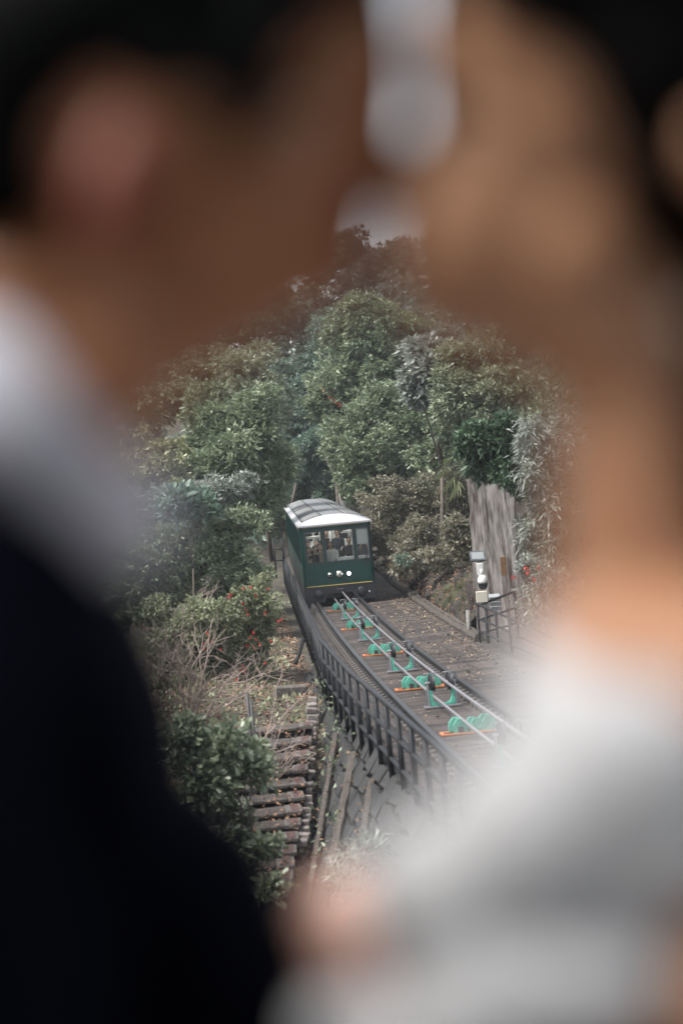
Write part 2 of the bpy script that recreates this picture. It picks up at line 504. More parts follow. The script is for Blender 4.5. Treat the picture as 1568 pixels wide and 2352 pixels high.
for k in range(6):
    bm = bmesh.new(); bmesh.ops.create_cube(bm, size=1); bmesh.ops.bevel(bm, geom=list(bm.edges), offset=.06, segments=1, affect='EDGES')
    for v in bm.verts: v.co += Vector((random.uniform(-.07, .07), random.uniform(-.04, .04), random.uniform(-.05, .05)))
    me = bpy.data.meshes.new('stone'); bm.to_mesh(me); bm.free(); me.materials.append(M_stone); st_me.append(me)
ns = 0; row = 0; h = -.27
while h > -5 and ns < 290:
    d = 17 + random.uniform(0, .5)
    while d < 44 and ns < 290:
        L = random.uniform(.35, .95)
        if foot(d) < h + .3:
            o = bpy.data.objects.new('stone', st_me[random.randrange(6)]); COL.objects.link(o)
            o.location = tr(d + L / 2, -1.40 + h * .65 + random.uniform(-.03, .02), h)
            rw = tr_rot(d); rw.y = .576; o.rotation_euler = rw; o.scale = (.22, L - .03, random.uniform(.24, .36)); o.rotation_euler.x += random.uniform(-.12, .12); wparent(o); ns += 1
        d += L
    h -= .30; row += 1

# ---- raking timbers from the foot of the wall up to the deck
for (ax, ay, ad, bx, by, bd, r, lb) in [
    (731, 1630, 37.2, 688, 2015, 29.2, .10, 'grey raking timber prop beside the pale edging bricks'),
    (772, 1690, 33.2, 705, 2090, 26.6, .075, 'thin leaf-covered raking prop between two thicker ones'),
    (813, 1736, 30.4, 735, 2125, 24.6, .105, 'thick split raking timber prop against the dark stones'),
    (856, 1797, 27.6, 815, 2040, 23.6, .085, 'pale raking timber prop under the railing by the white sleeve')]:
    mb = MB(); a, b = at(ax, ay, ad), at(bx, by, bd); b = b + (b - a) * .25
    n = 26
    mb.tube([a.lerp(b, i / n) + Vector((random.uniform(-.008, .008), random.uniform(-.008, .008), 0)) for i in range(n + 1)], [r * random.uniform(.72, .92) for i in range(n + 1)], 6)
    mb.sm = [False] * len(mb.sm)
    tag(mb.build('timber_prop', M_timber), lb, 'timber prop', 'raking timber props under the deck')

# ---- steps descending beside the wall, with a red line
stairs = empty('steps', at(690, 1700, 34)); tag(stairs, 'shallow stone steps with a red painted line beside the wall', 'steps')
def sparent(o, p=stairs):
    o.parent = p; o.matrix_parent_inverse = Matrix.Translation(-stairs.location); return o
NS = 13
for k in range(NS):
    t = k / (NS - 1)
    dd = 34.4 - 8.8 * t
    px = 702 - 48 * t - 8 * t * t
    py = 1668 + 382 * t ** .97
    c = at(px, py, dd)                                 # middle of the red line on this tread, front edge
    tread = .47 + random.uniform(-.05, .05)
    rot = Euler((0, math.radians(random.uniform(-1.5, 1.5)), math.radians(3 + random.uniform(-3, 3))))
    wd = 1.6
    mb = MB(); mb.bbox((-wd / 2 - .145, tread / 2, -.035), (wd, tread + .1, .07), .015)
    o = mb.build('step', M_step); o.location = c; o.rotation_euler = rot; sparent(o)
    mb = MB(); mb.bbox((.0, tread / 2 + random.uniform(-.03, .03), -.03), (.285, tread + .1, .075), .012)
    e = mb.build('step_edge', M_stepedge); e.location = c; e.rotation_euler = rot; sparent(e)
    mb = MB(); mb.box((.02, tread / 2, .0115), (.135, tread + .05, .007))
    e = mb.build('red_line', M_redline); e.location = c; e.rotation_euler = rot; sparent(e)
    mb = MB(); mb.box((-.65, tread / 2 + .12, -.16), (1.55, tread + .1, .18))
    e = mb.build('riser', M_mortar); e.location = c; e.rotation_euler = rot; sparent(e)
# pale edging bricks up the side
edg = empty('brick_edging', at(715, 1640, 36)); tag(edg, 'row of pale edging bricks laid up the side of the steps', 'brick edging')
mb = MB(); mb.bbox((0, 0, 0), (.24, .15, .12), .015); b0 = mb.build('brick', M_brickw)
NB = 24
for k in range(NB):
    b = b0 if k == 0 else b0.copy()
    if k: COL.objects.link(b)
    t = k / (NB - 1); dd = 37.6 - 9 * t
    b.location = at(717 - 22 * t ** 1.5, 1606 + 330 * t, dd) + Vector((random.uniform(-.02, .02), 0, random.uniform(-.02, .02)))
    b.rotation_euler = (random.uniform(-.15, .15), random.uniform(-.15, .15), random.uniform(-.2, .2)); b.scale = (random.uniform(.75, 1.05), random.uniform(.9, 1.4), 1)
    b.parent = edg; b.matrix_parent_inverse = Matrix.Translation(-edg.location)

# half-buried concrete block on the soil
mb = MB(); mb.bbox((0, 0, 0), (.75, .3, .25), .03)
tag(mb.build('concrete_block', M_stepedge, loc=at(668, 1588, 40.5), rot=(0, .05, .1)), 'weathered concrete block half buried in dry leaves', 'concrete block')
# two thin grey posts standing in the bushes
for px, lb in [(567, 'thin grey steel post in the bushes, the taller of two'), (576, 'thin grey steel post in the bushes, the shorter of two')]:
    mb = MB(); a = at(px, 1592 + (px - 567) * 2, 34); mb.tube([a, a - Vector((0, 0, 1.9))], .032, 8)
    tag(mb.build('steel_post', M_iron), lb, 'post', 'posts in the bushes')

# ---- railing along the left side of the deck
RN = [(80, -2.80), (59.3, -1.74), (51, -1.30), (38.1, -.70), (31, -.13), (27.5, .22), (21, .84), (13, 1.55)]
def rail_pt(d, h):
    ds_, xs_ = [a for a, _ in RN][::-1], [b for _, b in RN][::-1]
    X = float(np.interp(d, ds_, xs_))
    p = cw(X, d, float(np.polyval(DK, d))); p.z += h
    return p
railing = empty('railing', rail_pt(30, -.3)); tag(railing, 'long black tubular steel railing along the edge of the deck', 'railing')
def rparent(o):
    o.parent = railing; o.matrix_parent_inverse = Matrix.Translation(-railing.location); return o
for nm, h, r in [('top_rail', .96, .042), ('middle_rail', .555, .032), ('middle_rail', .15, .032)]:
    mb = MB(); mb.tube([rail_pt(a, h) for a, _ in RN], r, 8); rparent(mb.build(nm, M_fence))
mb = MB(); mb.tube([(0, 0, -.30), (0, 0, .94)], .041, 8); mb.bbox((0.07, 0, -.18), (.16, .07, .05), .008); mb.box((0.0, 0, -.31), (.10, .09, .014)); p0 = mb.build('post', M_fence)
d, k = 14.0, 0
while d < 79.5:
    p = p0 if k == 0 else p0.copy()
    if k: COL.objects.link(p)
    p.location = rail_pt(d, 0); rparent(p); d += 1.32; k += 1
# diagonal prop of the railing
mb = MB(); a, b = at(697, 1468, 43.5), at(681, 1519, 42.8); mb.tube([a, b + (b - a) * .1], .05, 4)
rparent(mb.build('raking_strut', M_fence))
# end frame of the railing up the line
gf = empty('gate_frame', at(641, 1320, 74)); tag(gf, 'black steel gate frame where the railing ends by the tram', 'gate frame')
for (x, y0, y1) in [(627, 1236, 1330), (646, 1236, 1300)]:
    mb = MB(); mb.tube([at(x, y0, 74), at(x + 8, y1, 74)], .04, 6); o = mb.build('post', M_fence); o.parent = gf; o.matrix_parent_inverse = Matrix.Translation(-gf.location)
for y in (1236, 1262, 1288):
    mb = MB(); mb.tube([at(626 + (y - 1236) * .09, y, 74), at(647 + (y - 1236) * .09, y - 1.5, 74)], .032, 6); o = mb.build('cross_bar', M_fence); o.parent = gf; o.matrix_parent_inverse = Matrix.Translation(-gf.location)

# ================================================================== CABLES AND PULLEYS
for off, h, lb in [(-.165, .235, 'left steel haulage cable running low through the mint green guides'), (.115, .44, 'right steel haulage cable running high over the black sheave wheels')]:
    mb = MB(); mb.tube([tr(dd, off + .03, h) for dd in np.arange(12, 64, .75)], .027, 8)
    tag(mb.build('haulage_cable', M_cable), lb, 'cable')

def pulley(dd, label):
    root = empty('cable_pulley', tr(dd, .03, .0), tr_rot(dd)); root.rotation_euler.z += random.uniform(-.03, .03); root.scale = (1.0, 1.0, random.uniform(.95, 1.06)); tag(root, label, 'pulley', 'cable pulleys between the rails')
    mb = MB(); mb.bbox((0, 0, .03), (.66, .26, .04), .008); mb.build('base_plate', M_galv, root)
    for s in (-1, 1):
        mb = MB(); mb.prism([(-.10, .05), (.10, .05), (.035, .50), (-.035, .50)], 'x', s * .25 - .012, s * .25 + .012)
        mb.prism([(s * .25, .05), (s * .32, .05), (s * .26, .42), (s * .25, .42)], 'y', -.008, .008); bk = mb.build('bracket', M_galv, root)
        # mint guide: an L-shaped cheek with a curved foot
        mb = MB()
        pts = [(s * .225, .34), (s * .175, .34), (s * .175, .20), (s * .15, .13), (s * .09, .09), (s * .02, .085), (s * .02, .055), (s * .225, .055)]
        mb.prism(pts if s > 0 else pts[::-1], 'y', -.10, .02); mb.build('cable_guide', M_mint, root)
        # sheave wheel with rims
        mb = MB(); prof = [(.045, .06), (.045, .165), (.02, .15), (-.02, .15), (-.045, .165), (-.045, .06)]
        n = 20; V = []; Fs = []
        for i in range(n):
            a = 2 * math.pi * i / n
            for (px_, r_) in prof: V.append((s * .165 + px_, r_ * math.cos(a), .47 + r_ * math.sin(a)))
        q = len(prof)
        for i in range(n):
            for k_ in range(q): Fs.append((i * q + k_, i * q + (k_ + 1) % q, ((i + 1) % n) * q + (k_ + 1) % q, ((i + 1) % n) * q + k_))
        mb.add(V, Fs, 0, False); wh = mb.build('wheel', M_tyre, root)
        mb = MB(); mb.tube([(s * .10, 0, .47), (s * .29, 0, .47)], .028, 8); mb.build('axle', M_galv, wh)
        mb = MB(); mb.tube([(s * .285, 0, .44), (s * .285, 0, .65), (s * .05, 0, .65)], .009, 5); mb.tube([(s * .10, 0, .65), (s * .10, 0, .56)], .007, 5); mb.build('wire_guard', M_galv, bk)
    mb = MB()
    for bx in (-.2, -.06, .08, .2): mb.tube([(bx, -.07, .05), (bx, -.07, .085)], .018, 6)
    mb.build('bolt_row', M_iron, root)
    return root
for dd, lb in [(55.0, 'mint green cable pulley just in front of the tram'), (47.6, 'second mint green cable pulley down the line from the tram'), (39.3, 'third mint green cable pulley down the line from the tram'),
               (32.5, 'fourth mint green cable pulley down the line from the tram'), (25.0, 'cable pulley mostly hidden by the white dress')]:
    pulley(dd, lb)

def roller_block(dd, label):
    root = empty('guide_block', tr(dd, 0, .0), tr_rot(dd)); tag(root, label, 'guide block', 'mint green guide blocks between the rails')
    mb = MB()
    for (c, s_) in [((0, -.14, .02), (.98, .05, .022)), ((0, .14, .02), (.98, .05, .022)), ((-.465, 0, .021), (.05, .232, .022)), ((.465, 0, .021), (.05, .232, .022))]: mb.box(c, s_)
    mb.build('orange_frame', M_orange, root)
    for (x, s_) in [(-.20, 1.0), (.06, .92), (.27, 1.05)]:
        for (y, dx) in ((-.11, .03), (.07, -.02)):
            mb = MB(); w_ = .115 * s_
            ol = [(x + dx - w_, .03), (x + dx - w_, .16 * s_), (x + dx - w_ * .35, .255 * s_), (x + dx + w_ * .45, .255 * s_), (x + dx + w_, .15 * s_), (x + dx + w_, .03)]
            mb.prism(ol, 'y', y, y + .075); mb.build('cheek_block', M_mint, root)
    mb = MB(); mb.box((-.2 + .03, -.125, .085), (.085, .03, .085)); mb.build('socket', M_iron, root)
    mb = MB(); mb.bbox((0.03, 0, .04), (.62, .17, .05), .01); mb.build('base', M_tdark, root)
    return root
for dd, lb in [(58.7, 'mint green guide block under the tram front'), (51.5, 'mint green guide block beside the second pulley from the tram'), (43.6, 'mint green guide block in its orange frame before the third pulley'),
               (35.8, 'mint green guide block in its orange frame before the fourth pulley'), (28.9, 'mint green guide block in an orange frame next to the white dress')]:
    roller_block(dd, lb)

# ================================================================== REMESHED BODIES
def blob_mesh(name, parts, voxel, smooth=6):
    """parts: ('e', centre, radii[, rot]) ellipsoid or ('c', a, ra, b, rb[, ysquash]) tapered capsule; returns one continuous mesh"""
    bm = bmesh.new()
    for p in parts:
        if p[0] == 'e':
            M = Matrix.Translation(Vector(p[1])) @ (p[3].to_matrix().to_4x4() if len(p) > 3 else Matrix.Identity(4)) @ Matrix.Diagonal((*p[2], 1))
            bmesh.ops.create_icosphere(bm, subdivisions=3, radius=1, matrix=M)
        else:
            a, ra, b, rb = Vector(p[1]), p[2], Vector(p[3]), p[4]
            sq = p[5] if len(p) > 5 else 1.0
            n = max(4, int((b - a).length / (max(voxel * 2.0, min(ra, rb) * .35))))
            for i in range(n + 1):
                t = i / n; r = ra + (rb - ra) * t
                bmesh.ops.create_icosphere(bm, subdivisions=2, radius=1, matrix=Matrix.Translation(a.lerp(b, t)) @ Matrix.Diagonal((r, r * sq, r, 1)))
    me = bpy.data.meshes.new(name); bm.to_mesh(me); bm.free()
    o = bpy.data.objects.new(name, me); COL.objects.link(o)
    md = o.modifiers.new('r', 'REMESH'); md.mode = 'VOXEL'; md.voxel_size = voxel
    if smooth:
        ms = o.modifiers.new('s', 'SMOOTH'); ms.iterations = smooth; ms.factor = .5
    dg = bpy.context.evaluated_depsgraph_get()
    res = bpy.data.meshes.new_from_object(o.evaluated_get(dg)); res.name = name
    bpy.data.objects.remove(o); bpy.data.meshes.remove(me)
    res.polygons.foreach_set('use_smooth', np.ones(len(res.polygons), dtype=bool))
    return res

def mesh_obj(name, me, mats, parent=None, pick=None):
    me.materials.clear()
    for mm in (mats if isinstance(mats, (list, tuple)) else [mats]): me.materials.append(mm)
    if pick:
        n = len(me.polygons); c = np.empty(n * 3, dtype=np.float32); me.polygons.foreach_get('center', c)
        me.polygons.foreach_set('material_index', pick(c.reshape(-1, 3)).astype(np.int32))
    return link(bpy.data.objects.new(name, me), parent)

# ================================================================== THE TRAM
TD = 61.0
tram = empty('tram', tr(TD, .08, .02), tr_rot(TD + 9))
tag(tram, 'dark green funicular tram with white roof coming along the track, full of passengers', 'tram')
W2, ZB, ZS, ZT = 1.21, .68, 1.47, 2.55     # half width, body bottom line, window sill, window head
ZR = 2.72                                  # roof base
def tpart(mb, name, mt, parent=None): return mb.build(name, mt, parent or tram)
CARS = [(0.0, 12.6), (13.1, 25.6)]
# front wall: x ranges of the three windows
WIN = [(-1.03, -.45), (-.37, .60), (.68, 1.12)]
def rbox(mb, x0, x1, y0, y1, z0, z1): mb.box(((x0 + x1) / 2, (y0 + y1) / 2, (z0 + z1) / 2), (x1 - x0, y1 - y0, z1 - z0))
mb = MB()
ol = [(-W2, .10), (-W2 + .03, .035), (-W2 + .10, 0.0), (W2 - .10, 0.0), (W2 - .03, .035), (W2, .10), (W2, .12), (-W2, .12)]
mb.prism(ol, 'z', ZB, ZS)                                  # lower panel with rounded corners
mb.prism(ol, 'z', ZT, ZR)                                  # header
mb.prism([(-W2, .10), (-W2 + .03, .035), (-W2 + .10, 0.0), (WIN[0][0], 0.0), (WIN[0][0], .12), (-W2, .12)], 'z', ZS, ZT)
rbox(mb, WIN[0][1], WIN[1][0], 0, .12, ZS, ZT); rbox(mb, WIN[1][1], WIN[2][0], 0, .12, ZS, ZT)
mb.prism([(WIN[2][1], 0.0), (W2 - .10, 0.0), (W2 - .03, .035), (W2, .10), (W2, .12), (WIN[2][1], .12)][::1], 'z', ZS, ZT)
front = tpart(mb, 'front_panel', M_green)
for i, (x0, x1) in enumerate(WIN):
    mb = MB(); rbox(mb, x0, x1, .045, .055, ZS, ZT); pane = tpart(mb, 'window', M_glass)
    fr = MB()
    for (a, b, c, d_) in [(x0 - .012, x0 + .028, ZS, ZT), (x1 - .028, x1 + .012, ZS, ZT)]: rbox(fr, a, b, -.006, .07, c - .012, d_ + .012)
    rbox(fr, x0 + .0285, x1 - .0285, -.006, .07, ZS - .012, ZS + .025); rbox(fr, x0 + .0285, x1 - .0285, -.006, .07, ZT - .025, ZT + .012)
    fr.build('window_frame', M_black, pane)
    if i:                                                   # bright edging on the inner side
        e = MB(); rbox(e, x1 - .055, x1 - .030, .072, .09, ZS + .03, ZT - .03); e.build('window_trim', M_int, pane)
mb = MB(); rbox(mb, -W2 + .10, W2 - .10, -.007, -.001, ZB - .002, ZB + .020); tpart(mb, 'gold_line', M_gold)
mb = MB(); rbox(mb, -W2 + .10, W2 - .10, -.007, -.001, ZR - .035, ZR - .020); tpart(mb, 'gold_line', M_gold)
# lamps
for x, r, lit in [(-.30, .072, 0), (.02, .112, 1), (.34, .066, 2)]:
    mb = MB(); n = 20
    mb.tube([(x, .0, 1.035), (x, -.035, 1.035)], r, n)
    lamp = tpart(mb, 'headlamp', M_chrome)
    hb = MB(); hb.tube([(x, -.001, 1.035), (x, -.012, 1.035)], r + .022, n); hb.build('lamp_rim', M_black, lamp)
    mb = MB(); mb.tube([(x, -.034, 1.035), (x, -.042, 1.035)], r * (.55 if lit == 0 else .82), n)
    mb.build('lens', [M_tdark, M_lens, M_lampon][lit], lamp)
    if lit == 1:
        mb = MB(); rbox(mb, x - .045, x + .045, -.048, -.0435, 1.02, 1.05); rbox(mb, x - .012, x + .012, -.052, -.049, .97, 1.10); mb.build('lamp_emblem', M_roofg, lamp)
# skirt with the dark recess in the middle
mb = MB()
mb.prism([(-W2 + .005, .13), (-.55, .13), (-.42, .40), (.42, .40), (.52, .13), (W2 - .005, .13), (W2 - .005, ZB - .001), (-W2 + .005, ZB - .001)][::1], 'y', .03, .16)
tpart(mb, 'front_skirt', M_tgrey)
mb = MB(); rbox(mb, -W2 + .06, W2 - .06, .20, 12.4, .25, .62); tpart(mb, 'underframe', M_tdark)
for x in (-.72, .72):
    mb = MB(); mb.tube([(x, .03, .40), (x, -.10, .40)], [.155, .155], 20); mb.tube([(x, -.10, .40), (x, -.115, .40)], [.155, .13], 20); tpart(mb, 'buffer', M_tgrey)
mb = MB(); rbox(mb, -.14, .12, -.03, .03, .555, .60); c_ = tpart(mb, 'coupling_cover', M_tdark)
mb = MB(); rbox(mb, -.13, .11, -.04, -.031, .535, .553); mb.build('coupling_lip', M_galv, c_)
mb = MB(); mb.tube([(.98, -.005, .36), (.98, -.03, .36)], .03, 10); tpart(mb, 'marker_lamp', M_lens)
mb = MB(); mb.tube([(.93, -.02, 1.40), (.98, -.045, 1.66), (1.02, -.03, 1.88)], .012, 5); mb.tube([(.97, -.03, 1.42), (1.03, -.035, 1.70)], .010, 5); rbox(mb, .89, .99, -.05, 0.0, 1.37, 1.41); tpart(mb, 'wiper', M_black)
for x in (-.735, .735):
    for y in (1.2, 3.0, 9.5, 11.3):
        mb = MB(); mb.tube([(x - .05, y, .40), (x + .05, y, .40)], .28, 20); tpart(mb, 'wheel', M_iron)

slat_me = None
for ci, (y0, y1) in enumerate(CARS):
    carY = y0
    # sides
    for s in (-1, 1):
        xo, xi = s * W2, s * (W2 - .06)
        a, b = min(xo, xi), max(xo, xi)
        mb = MB(); rbox(mb, a, b, y0 + .121, y1, ZB, ZS - .1); rbox(mb, a, b, y0 + .121, y1, ZT + .02, ZR)
        ny = 8; ys_ = np.linspace(y0 + .121, y1, ny + 1)
        for q in ys_[1:-1]: rbox(mb, a, b, q - .06, q + .06, ZS - .1, ZT + .02)
        rbox(mb, a, b, y0 + .121, y0 + .25, ZS - .1, ZT + .02); rbox(mb, a, b, y1 - .13, y1, ZS - .1, ZT + .02)
        tpart(mb, 'side_panel', M_green)
        for q in range(ny):
            mb = MB(); rbox(mb, s * (W2 - .03) - .004, s * (W2 - .03) + .004, ys_[q] + .06, ys_[q + 1] - .06, ZS - .1, ZT + .02); tpart(mb, 'window', M_sglass)
        mb = MB(); rbox(mb, a, b, y0 + .17, y1, .16, ZB - .001); tpart(mb, 'side_skirt', M_tgrey)
    # rear or joint wall with a doorway and windows
    mb = MB(); yb = y1 - .08
    rbox(mb, -W2 + .061, W2 - .061, yb, y1, ZB, ZS); rbox(mb, -W2 + .061, W2 - .061, yb, y1, ZT, ZR)
    for (p, q) in [(-W2 + .061, -1.0), (-.42, -.32), (.40, .5), (1.05, W2 - .061)]: rbox(mb, p, q, yb, y1, ZS, ZT)
    tpart(mb, 'end_wall', M_int)
    mb = MB(); rbox(mb, -W2 + .061, W2 - .061, y0 + .125, yb - .001, ZB + .06, ZB + .12); tpart(mb, 'floor', M_floor)
    # roof: curved, hipped at the front
    nx, ny = 28, 40
    V, Fs, MI = [], [], []
    hw = 1.265
    ystart = y0 - (.12 if ci == 0 else -.05)
    for j in range(ny + 1):
        t = j / ny; yy = ystart + (t ** 1.6) * (y1 - ystart)
        rise = min(1.0, ((yy - ystart) / .95)) if ci == 0 else 1.0
        rise = 1 - (1 - rise) ** 2.2
        for i in range(nx + 1):
            sx = -1 + 2 * i / nx
            V.append((sx * hw, yy, ZR + .055 + .30 * (1 - abs(sx) ** 2.3) * rise))
    for j in range(ny):
        for i in range(nx):
            Fs.append((j * (nx + 1) + i, j * (nx + 1) + i + 1, (j + 1) * (nx + 1) + i + 1, (j + 1) * (nx + 1) + i))
            sx = abs(-1 + 2 * (i + .5) / nx); yy = ystart + (((j + .5) / ny) ** 1.6) * (y1 - ystart)
            MI.append(0 if (ci == 0 and yy < .72) or sx > .86 else (1 if sx < .28 else 2))
    # rim
    base = len(V)
    ring = [i for i in range(nx + 1)] + [(j) * (nx + 1) + nx for j in range(1, ny + 1)] + [ny * (nx + 1) + i for i in range(nx - 1, -1, -1)] + [j * (nx + 1) for j in range(ny - 1, 0, -1)]
    low = [(V[i][0], V[i][1], ZR + .001) for i in ring]
    V += low
    for k_ in range(len(ring)):
        k2 = (k_ + 1) % len(ring)
        Fs.append((ring[k_], ring[k2], base + k2, base + k_)); MI.append(0)
    mb = MB(); mb.add(V, Fs, 0, True); mb.mi = MI
    for q in range(len(mb.sm)): mb.sm[q] = q < nx * ny
    roof = tpart(mb, 'roof', [M_white, M_roofg, M_skylight])
    # slats over the dark roof panels
    for s in (-1, 1):
        ns_ = 0
        yy = y0 + (.85 if ci == 0 else .4)
        while yy < y1 - .3:
            mb = MB()
            pts = []
            for i in range(7):
                sx = s * (.31 + (.84 - .31) * i / 6)
                pts.append((sx * hw, yy, ZR + .062 + .30 * (1 - abs(sx) ** 2.3)))
            if slat_me is None or s not in slat_me:
                mb.tube([(p[0], 0, p[2]) for p in pts], .022, 4)
                o = mb.build('slat', M_slat, roof)
                slat_me = slat_me or {}; slat_me[s] = o.data
            else:
                o = link(bpy.data.objects.new('slat', slat_me[s]), roof)
            o.location = (0, yy, 0)
            yy += .42
    if ci == 0:
        mb = MB(); rbox(mb, -1.0, 1.0, 12.62, 13.1, .5, 2.75); tpart(mb, 'gangway', M_tdark)
for (x0, x1, z0, z1) in [(-W2 + .10, W2 - .10, 1.405, 1.413), (-.415, -.407, ZB + .03, 1.40), (.640, .648, ZB + .03, 1.40)]:
    mb = MB(); rbox(mb, x0, x1, -.002, .003, z0, z1); tpart(mb, 'panel_seam', M_black)
M_strip = mat('added_strip_glow', (1, .97, .92), .5, emit=2.2)  # glowing strips added under the roof to brighten the dark cabin
for (ya, yb_) in [(.5, 12.2), (13.4, 25.2)]:
    for x in (-.52, .52):
        mb = MB(); rbox(mb, x - .05, x + .05, ya, yb_, 2.735, 2.76); tpart(mb, 'added_cabin_strip', M_strip)
# ---- inside: console, blind, poles, benches
mb = MB(); mb.bbox((.60, .60, 1.36), (.98, .45, .42), .03); tpart(mb, 'driver_desk', M_int)
mb = MB(); rbox(mb, .70, 1.10, .10, .104, 1.98, ZT + .02); tpart(mb, 'roller_blind', M_int)
for (x, y) in [(-.10, 1.9), (.20, 2.3), (.26, 4.2), (-.22, 4.2), (.26, 6.4), (-.22, 6.4), (.3, 8.6), (-.25, 8.6)]:
    mb = MB(); mb.tube([(x, y, ZB + .12), (x, y, 2.72)], .022, 8); tpart(mb, 'grab_pole', M_int)
for (z, y) in [(2.30, 1.7), (2.18, 3.6), (2.30, 5.6), (2.2, 8)]:
    mb = MB(); mb.tube([(-1.12, y, z), (-.45, y, z)], .028, 8); mb.tube([(.35, y, z + .1), (1.12, y, z + .1)], .028, 8); tpart(mb, 'hand_rail', M_int)
mb = MB(); rbox(mb, -.30, -.02, 3.1, 3.18, 1.0, 2.05); tpart(mb, 'partition', M_int)
mb = MB(); rbox(mb, .02, .30, 7.0, 7.1, 1.0, 2.72); tpart(mb, 'partition', M_int)
bench = MB(); bench.bbox((0, 0, 1.22), (.82, .44, .10), .02); bench.bbox((0, .25, 1.55), (.82, .07, .72), .02)
b0 = None
for (x, y) in [(-.74, 1.15), (-.74, 2.05), (-.74, 2.95), (-.74, 3.9), (.74, 1.75), (.74, 2.65), (.74, 3.6), (-.74, 5.0), (.74, 5.0), (-.74, 6.5), (.74, 6.5)]:
    if b0 is None: b0 = tpart(bench, 'bench', M_int); b = b0
    else: b = b0.copy(); COL.objects.link(b)
    b.location = (x, y, 0)

# ---- passengers: one continuous body each, hair as a child
def skin_mat(n, c): return mat(n, c, .55, var=.06, scale=8)
SK = [skin_mat('skin_light', (.55, .36, .26)), skin_mat('skin_tan', (.40, .245, .165))]
CL = {n: mat('cloth_' + n, c, .9, var=.15, scale=15) for n, c in dict(black=(.015, .015, .018), navy=(.02, .028, .045), white=(.66, .64, .60), grey=(.16, .16, .17), beige=(.36, .29, .22), brown=(.11, .07, .05)).items()}
M_hair = mat('black_hair', (.012, .010, .009), .45, var=.3, scale=30)
def person_mesh(seated, arms_up=False):
    hz = 1.19 if not seated else .77                  # shoulder line above the seat or floor
    z0 = 0.0
    P = []
    if seated:
        P += [('e', (0, 0, .12), (.19, .14, .13)), ('c', (-.09, -.02, .10), .085, (-.10, -.42, .10), .065), ('c', (.09, -.02, .10), .085, (.10, -.42, .10), .065),
              ('c', (-.10, -.42, .10), .062, (-.10, -.40, -.36), .045), ('c', (.10, -.42, .10), .062, (.10, -.40, -.36), .045)]
        sh = .55
    else:
        P += [('e', (0, 0, .92), (.18, .13, .14)), ('c', (-.09, 0, .85), .09, (-.10, 0, .06), .05), ('c', (.09, 0, .85), .09, (.10, 0, .06), .05),
              ('e', (-.10, -.06, .04), (.05, .12, .04)), ('e', (.10, -.06, .04), (.05, .12, .04))]
        sh = 1.36
    P += [('e', (0, 0, sh - .12), (.17, .115, .26)), ('c', (-.15, 0, sh + .0), .075, (.15, 0, sh + .0), .075), ('c', (0, 0, sh + .03), .055, (0, -.01, sh + .16), .05)]
    if arms_up:
        P += [('c', (-.20, 0, sh), .058, (-.24, -.16, sh - .20), .045), ('c', (-.24, -.16, sh - .20), .043, (-.10, -.30, sh + .08), .034),
              ('c', (.20, 0, sh), .058, (.24, -.16, sh - .20), .045), ('c', (.24, -.16, sh - .20), .043, (.10, -.30, sh + .08), .034)]
    else:
        P += [('c', (-.20, 0, sh), .058, (-.23, .0, sh - .30), .046), ('c', (-.23, 0, sh - .30), .044, (-.14, -.22, sh - .36), .033),
              ('c', (.20, 0, sh), .058, (.23, .0, sh - .30), .046), ('c', (.23, 0, sh - .30), .044, (.14, -.22, sh - .36), .033)]
    hc = sh + .25
    P += [('e', (0, 0, hc + .015), (.076, .095, .105)), ('e', (0, -.03, hc - .04), (.058, .07, .08)), ('e', (0, -.105, hc - .02), (.014, .02, .028)), ('e', (.078, .0, hc - .01), (.012, .02, .03)), ('e', (-.078, .0, hc - .01), (.012, .02, .03))]
    me = blob_mesh('person', P, .017, 4)
    hr = blob_mesh('hair', [('e', (0, .022, hc + .045), (.087, .098, .098)), ('e', (0, .06, hc - .02), (.078, .06, .09))], .016, 3)
    return me, hr, sh
PM = {k: person_mesh(*k) for k in [(True, False), (False, False), (True, True)]}
def passenger(x, y, z, yaw, cloth, skin, label, key=(True, False), sc=1.0):
    me, hr, sh = PM[key]
    root = empty('person', tram_mat @ Vector((x, y, z)))
    root.rotation_euler = (0, 0, tram.rotation_euler.z + yaw); root.scale = (sc, sc, sc)
    b = link(bpy.data.objects.new('body', me), root)
    if not len(me.materials):
        me.materials.append(CL['black']); me.materials.append(SK[0])
        n = len(me.polygons); c = np.empty(n * 3, dtype=np.float32); me.polygons.foreach_get('center', c); c = c.reshape(-1, 3)
        hand = (c[:, 1] < -.185) & (c[:, 2] > (sh - .5)) & (np.abs(c[:, 0]) < .16) if not key[0] or key[1] else (c[:, 1] < -.19) & (c[:, 2] > .13) & (c[:, 2] < .3)
        me.polygons.foreach_set('material_index', ((c[:, 2] > sh + .085) | hand).astype(np.int32))
    b.material_slots[0].link = 'OBJECT'; b.material_slots[0].material = CL[cloth]
    b.material_slots[1].link = 'OBJECT'; b.material_slots[1].material = SK[skin]
    h = link(bpy.data.objects.new('hair', hr), root)
    if not len(hr.materials): hr.materials.append(M_hair)
    tag(root, label, 'person', 'passengers inside the tram')
    return root
bpy.context.view_layer.update()
tram_mat = Matrix.LocRotScale(tram.location, tram.rotation_euler, None)
SZ = 1.27
passenger(-.18, .62, SZ - .05, .05, 'white', 1, 'seated passenger in a white top behind the middle tram window')
passenger(.14, 2.0, ZB + .12, -.15, 'navy', 1, 'standing passenger in a dark navy jacket in the tram aisle', (False, False), .96)
passenger(.95, .95, SZ, .1, 'grey', 0, 'passenger raising a camera behind the tram window with the blind', (True, True))
passenger(.52, 1.70, SZ, 0, 'black', 1, 'seated dark-clothed passenger above the white driver desk')
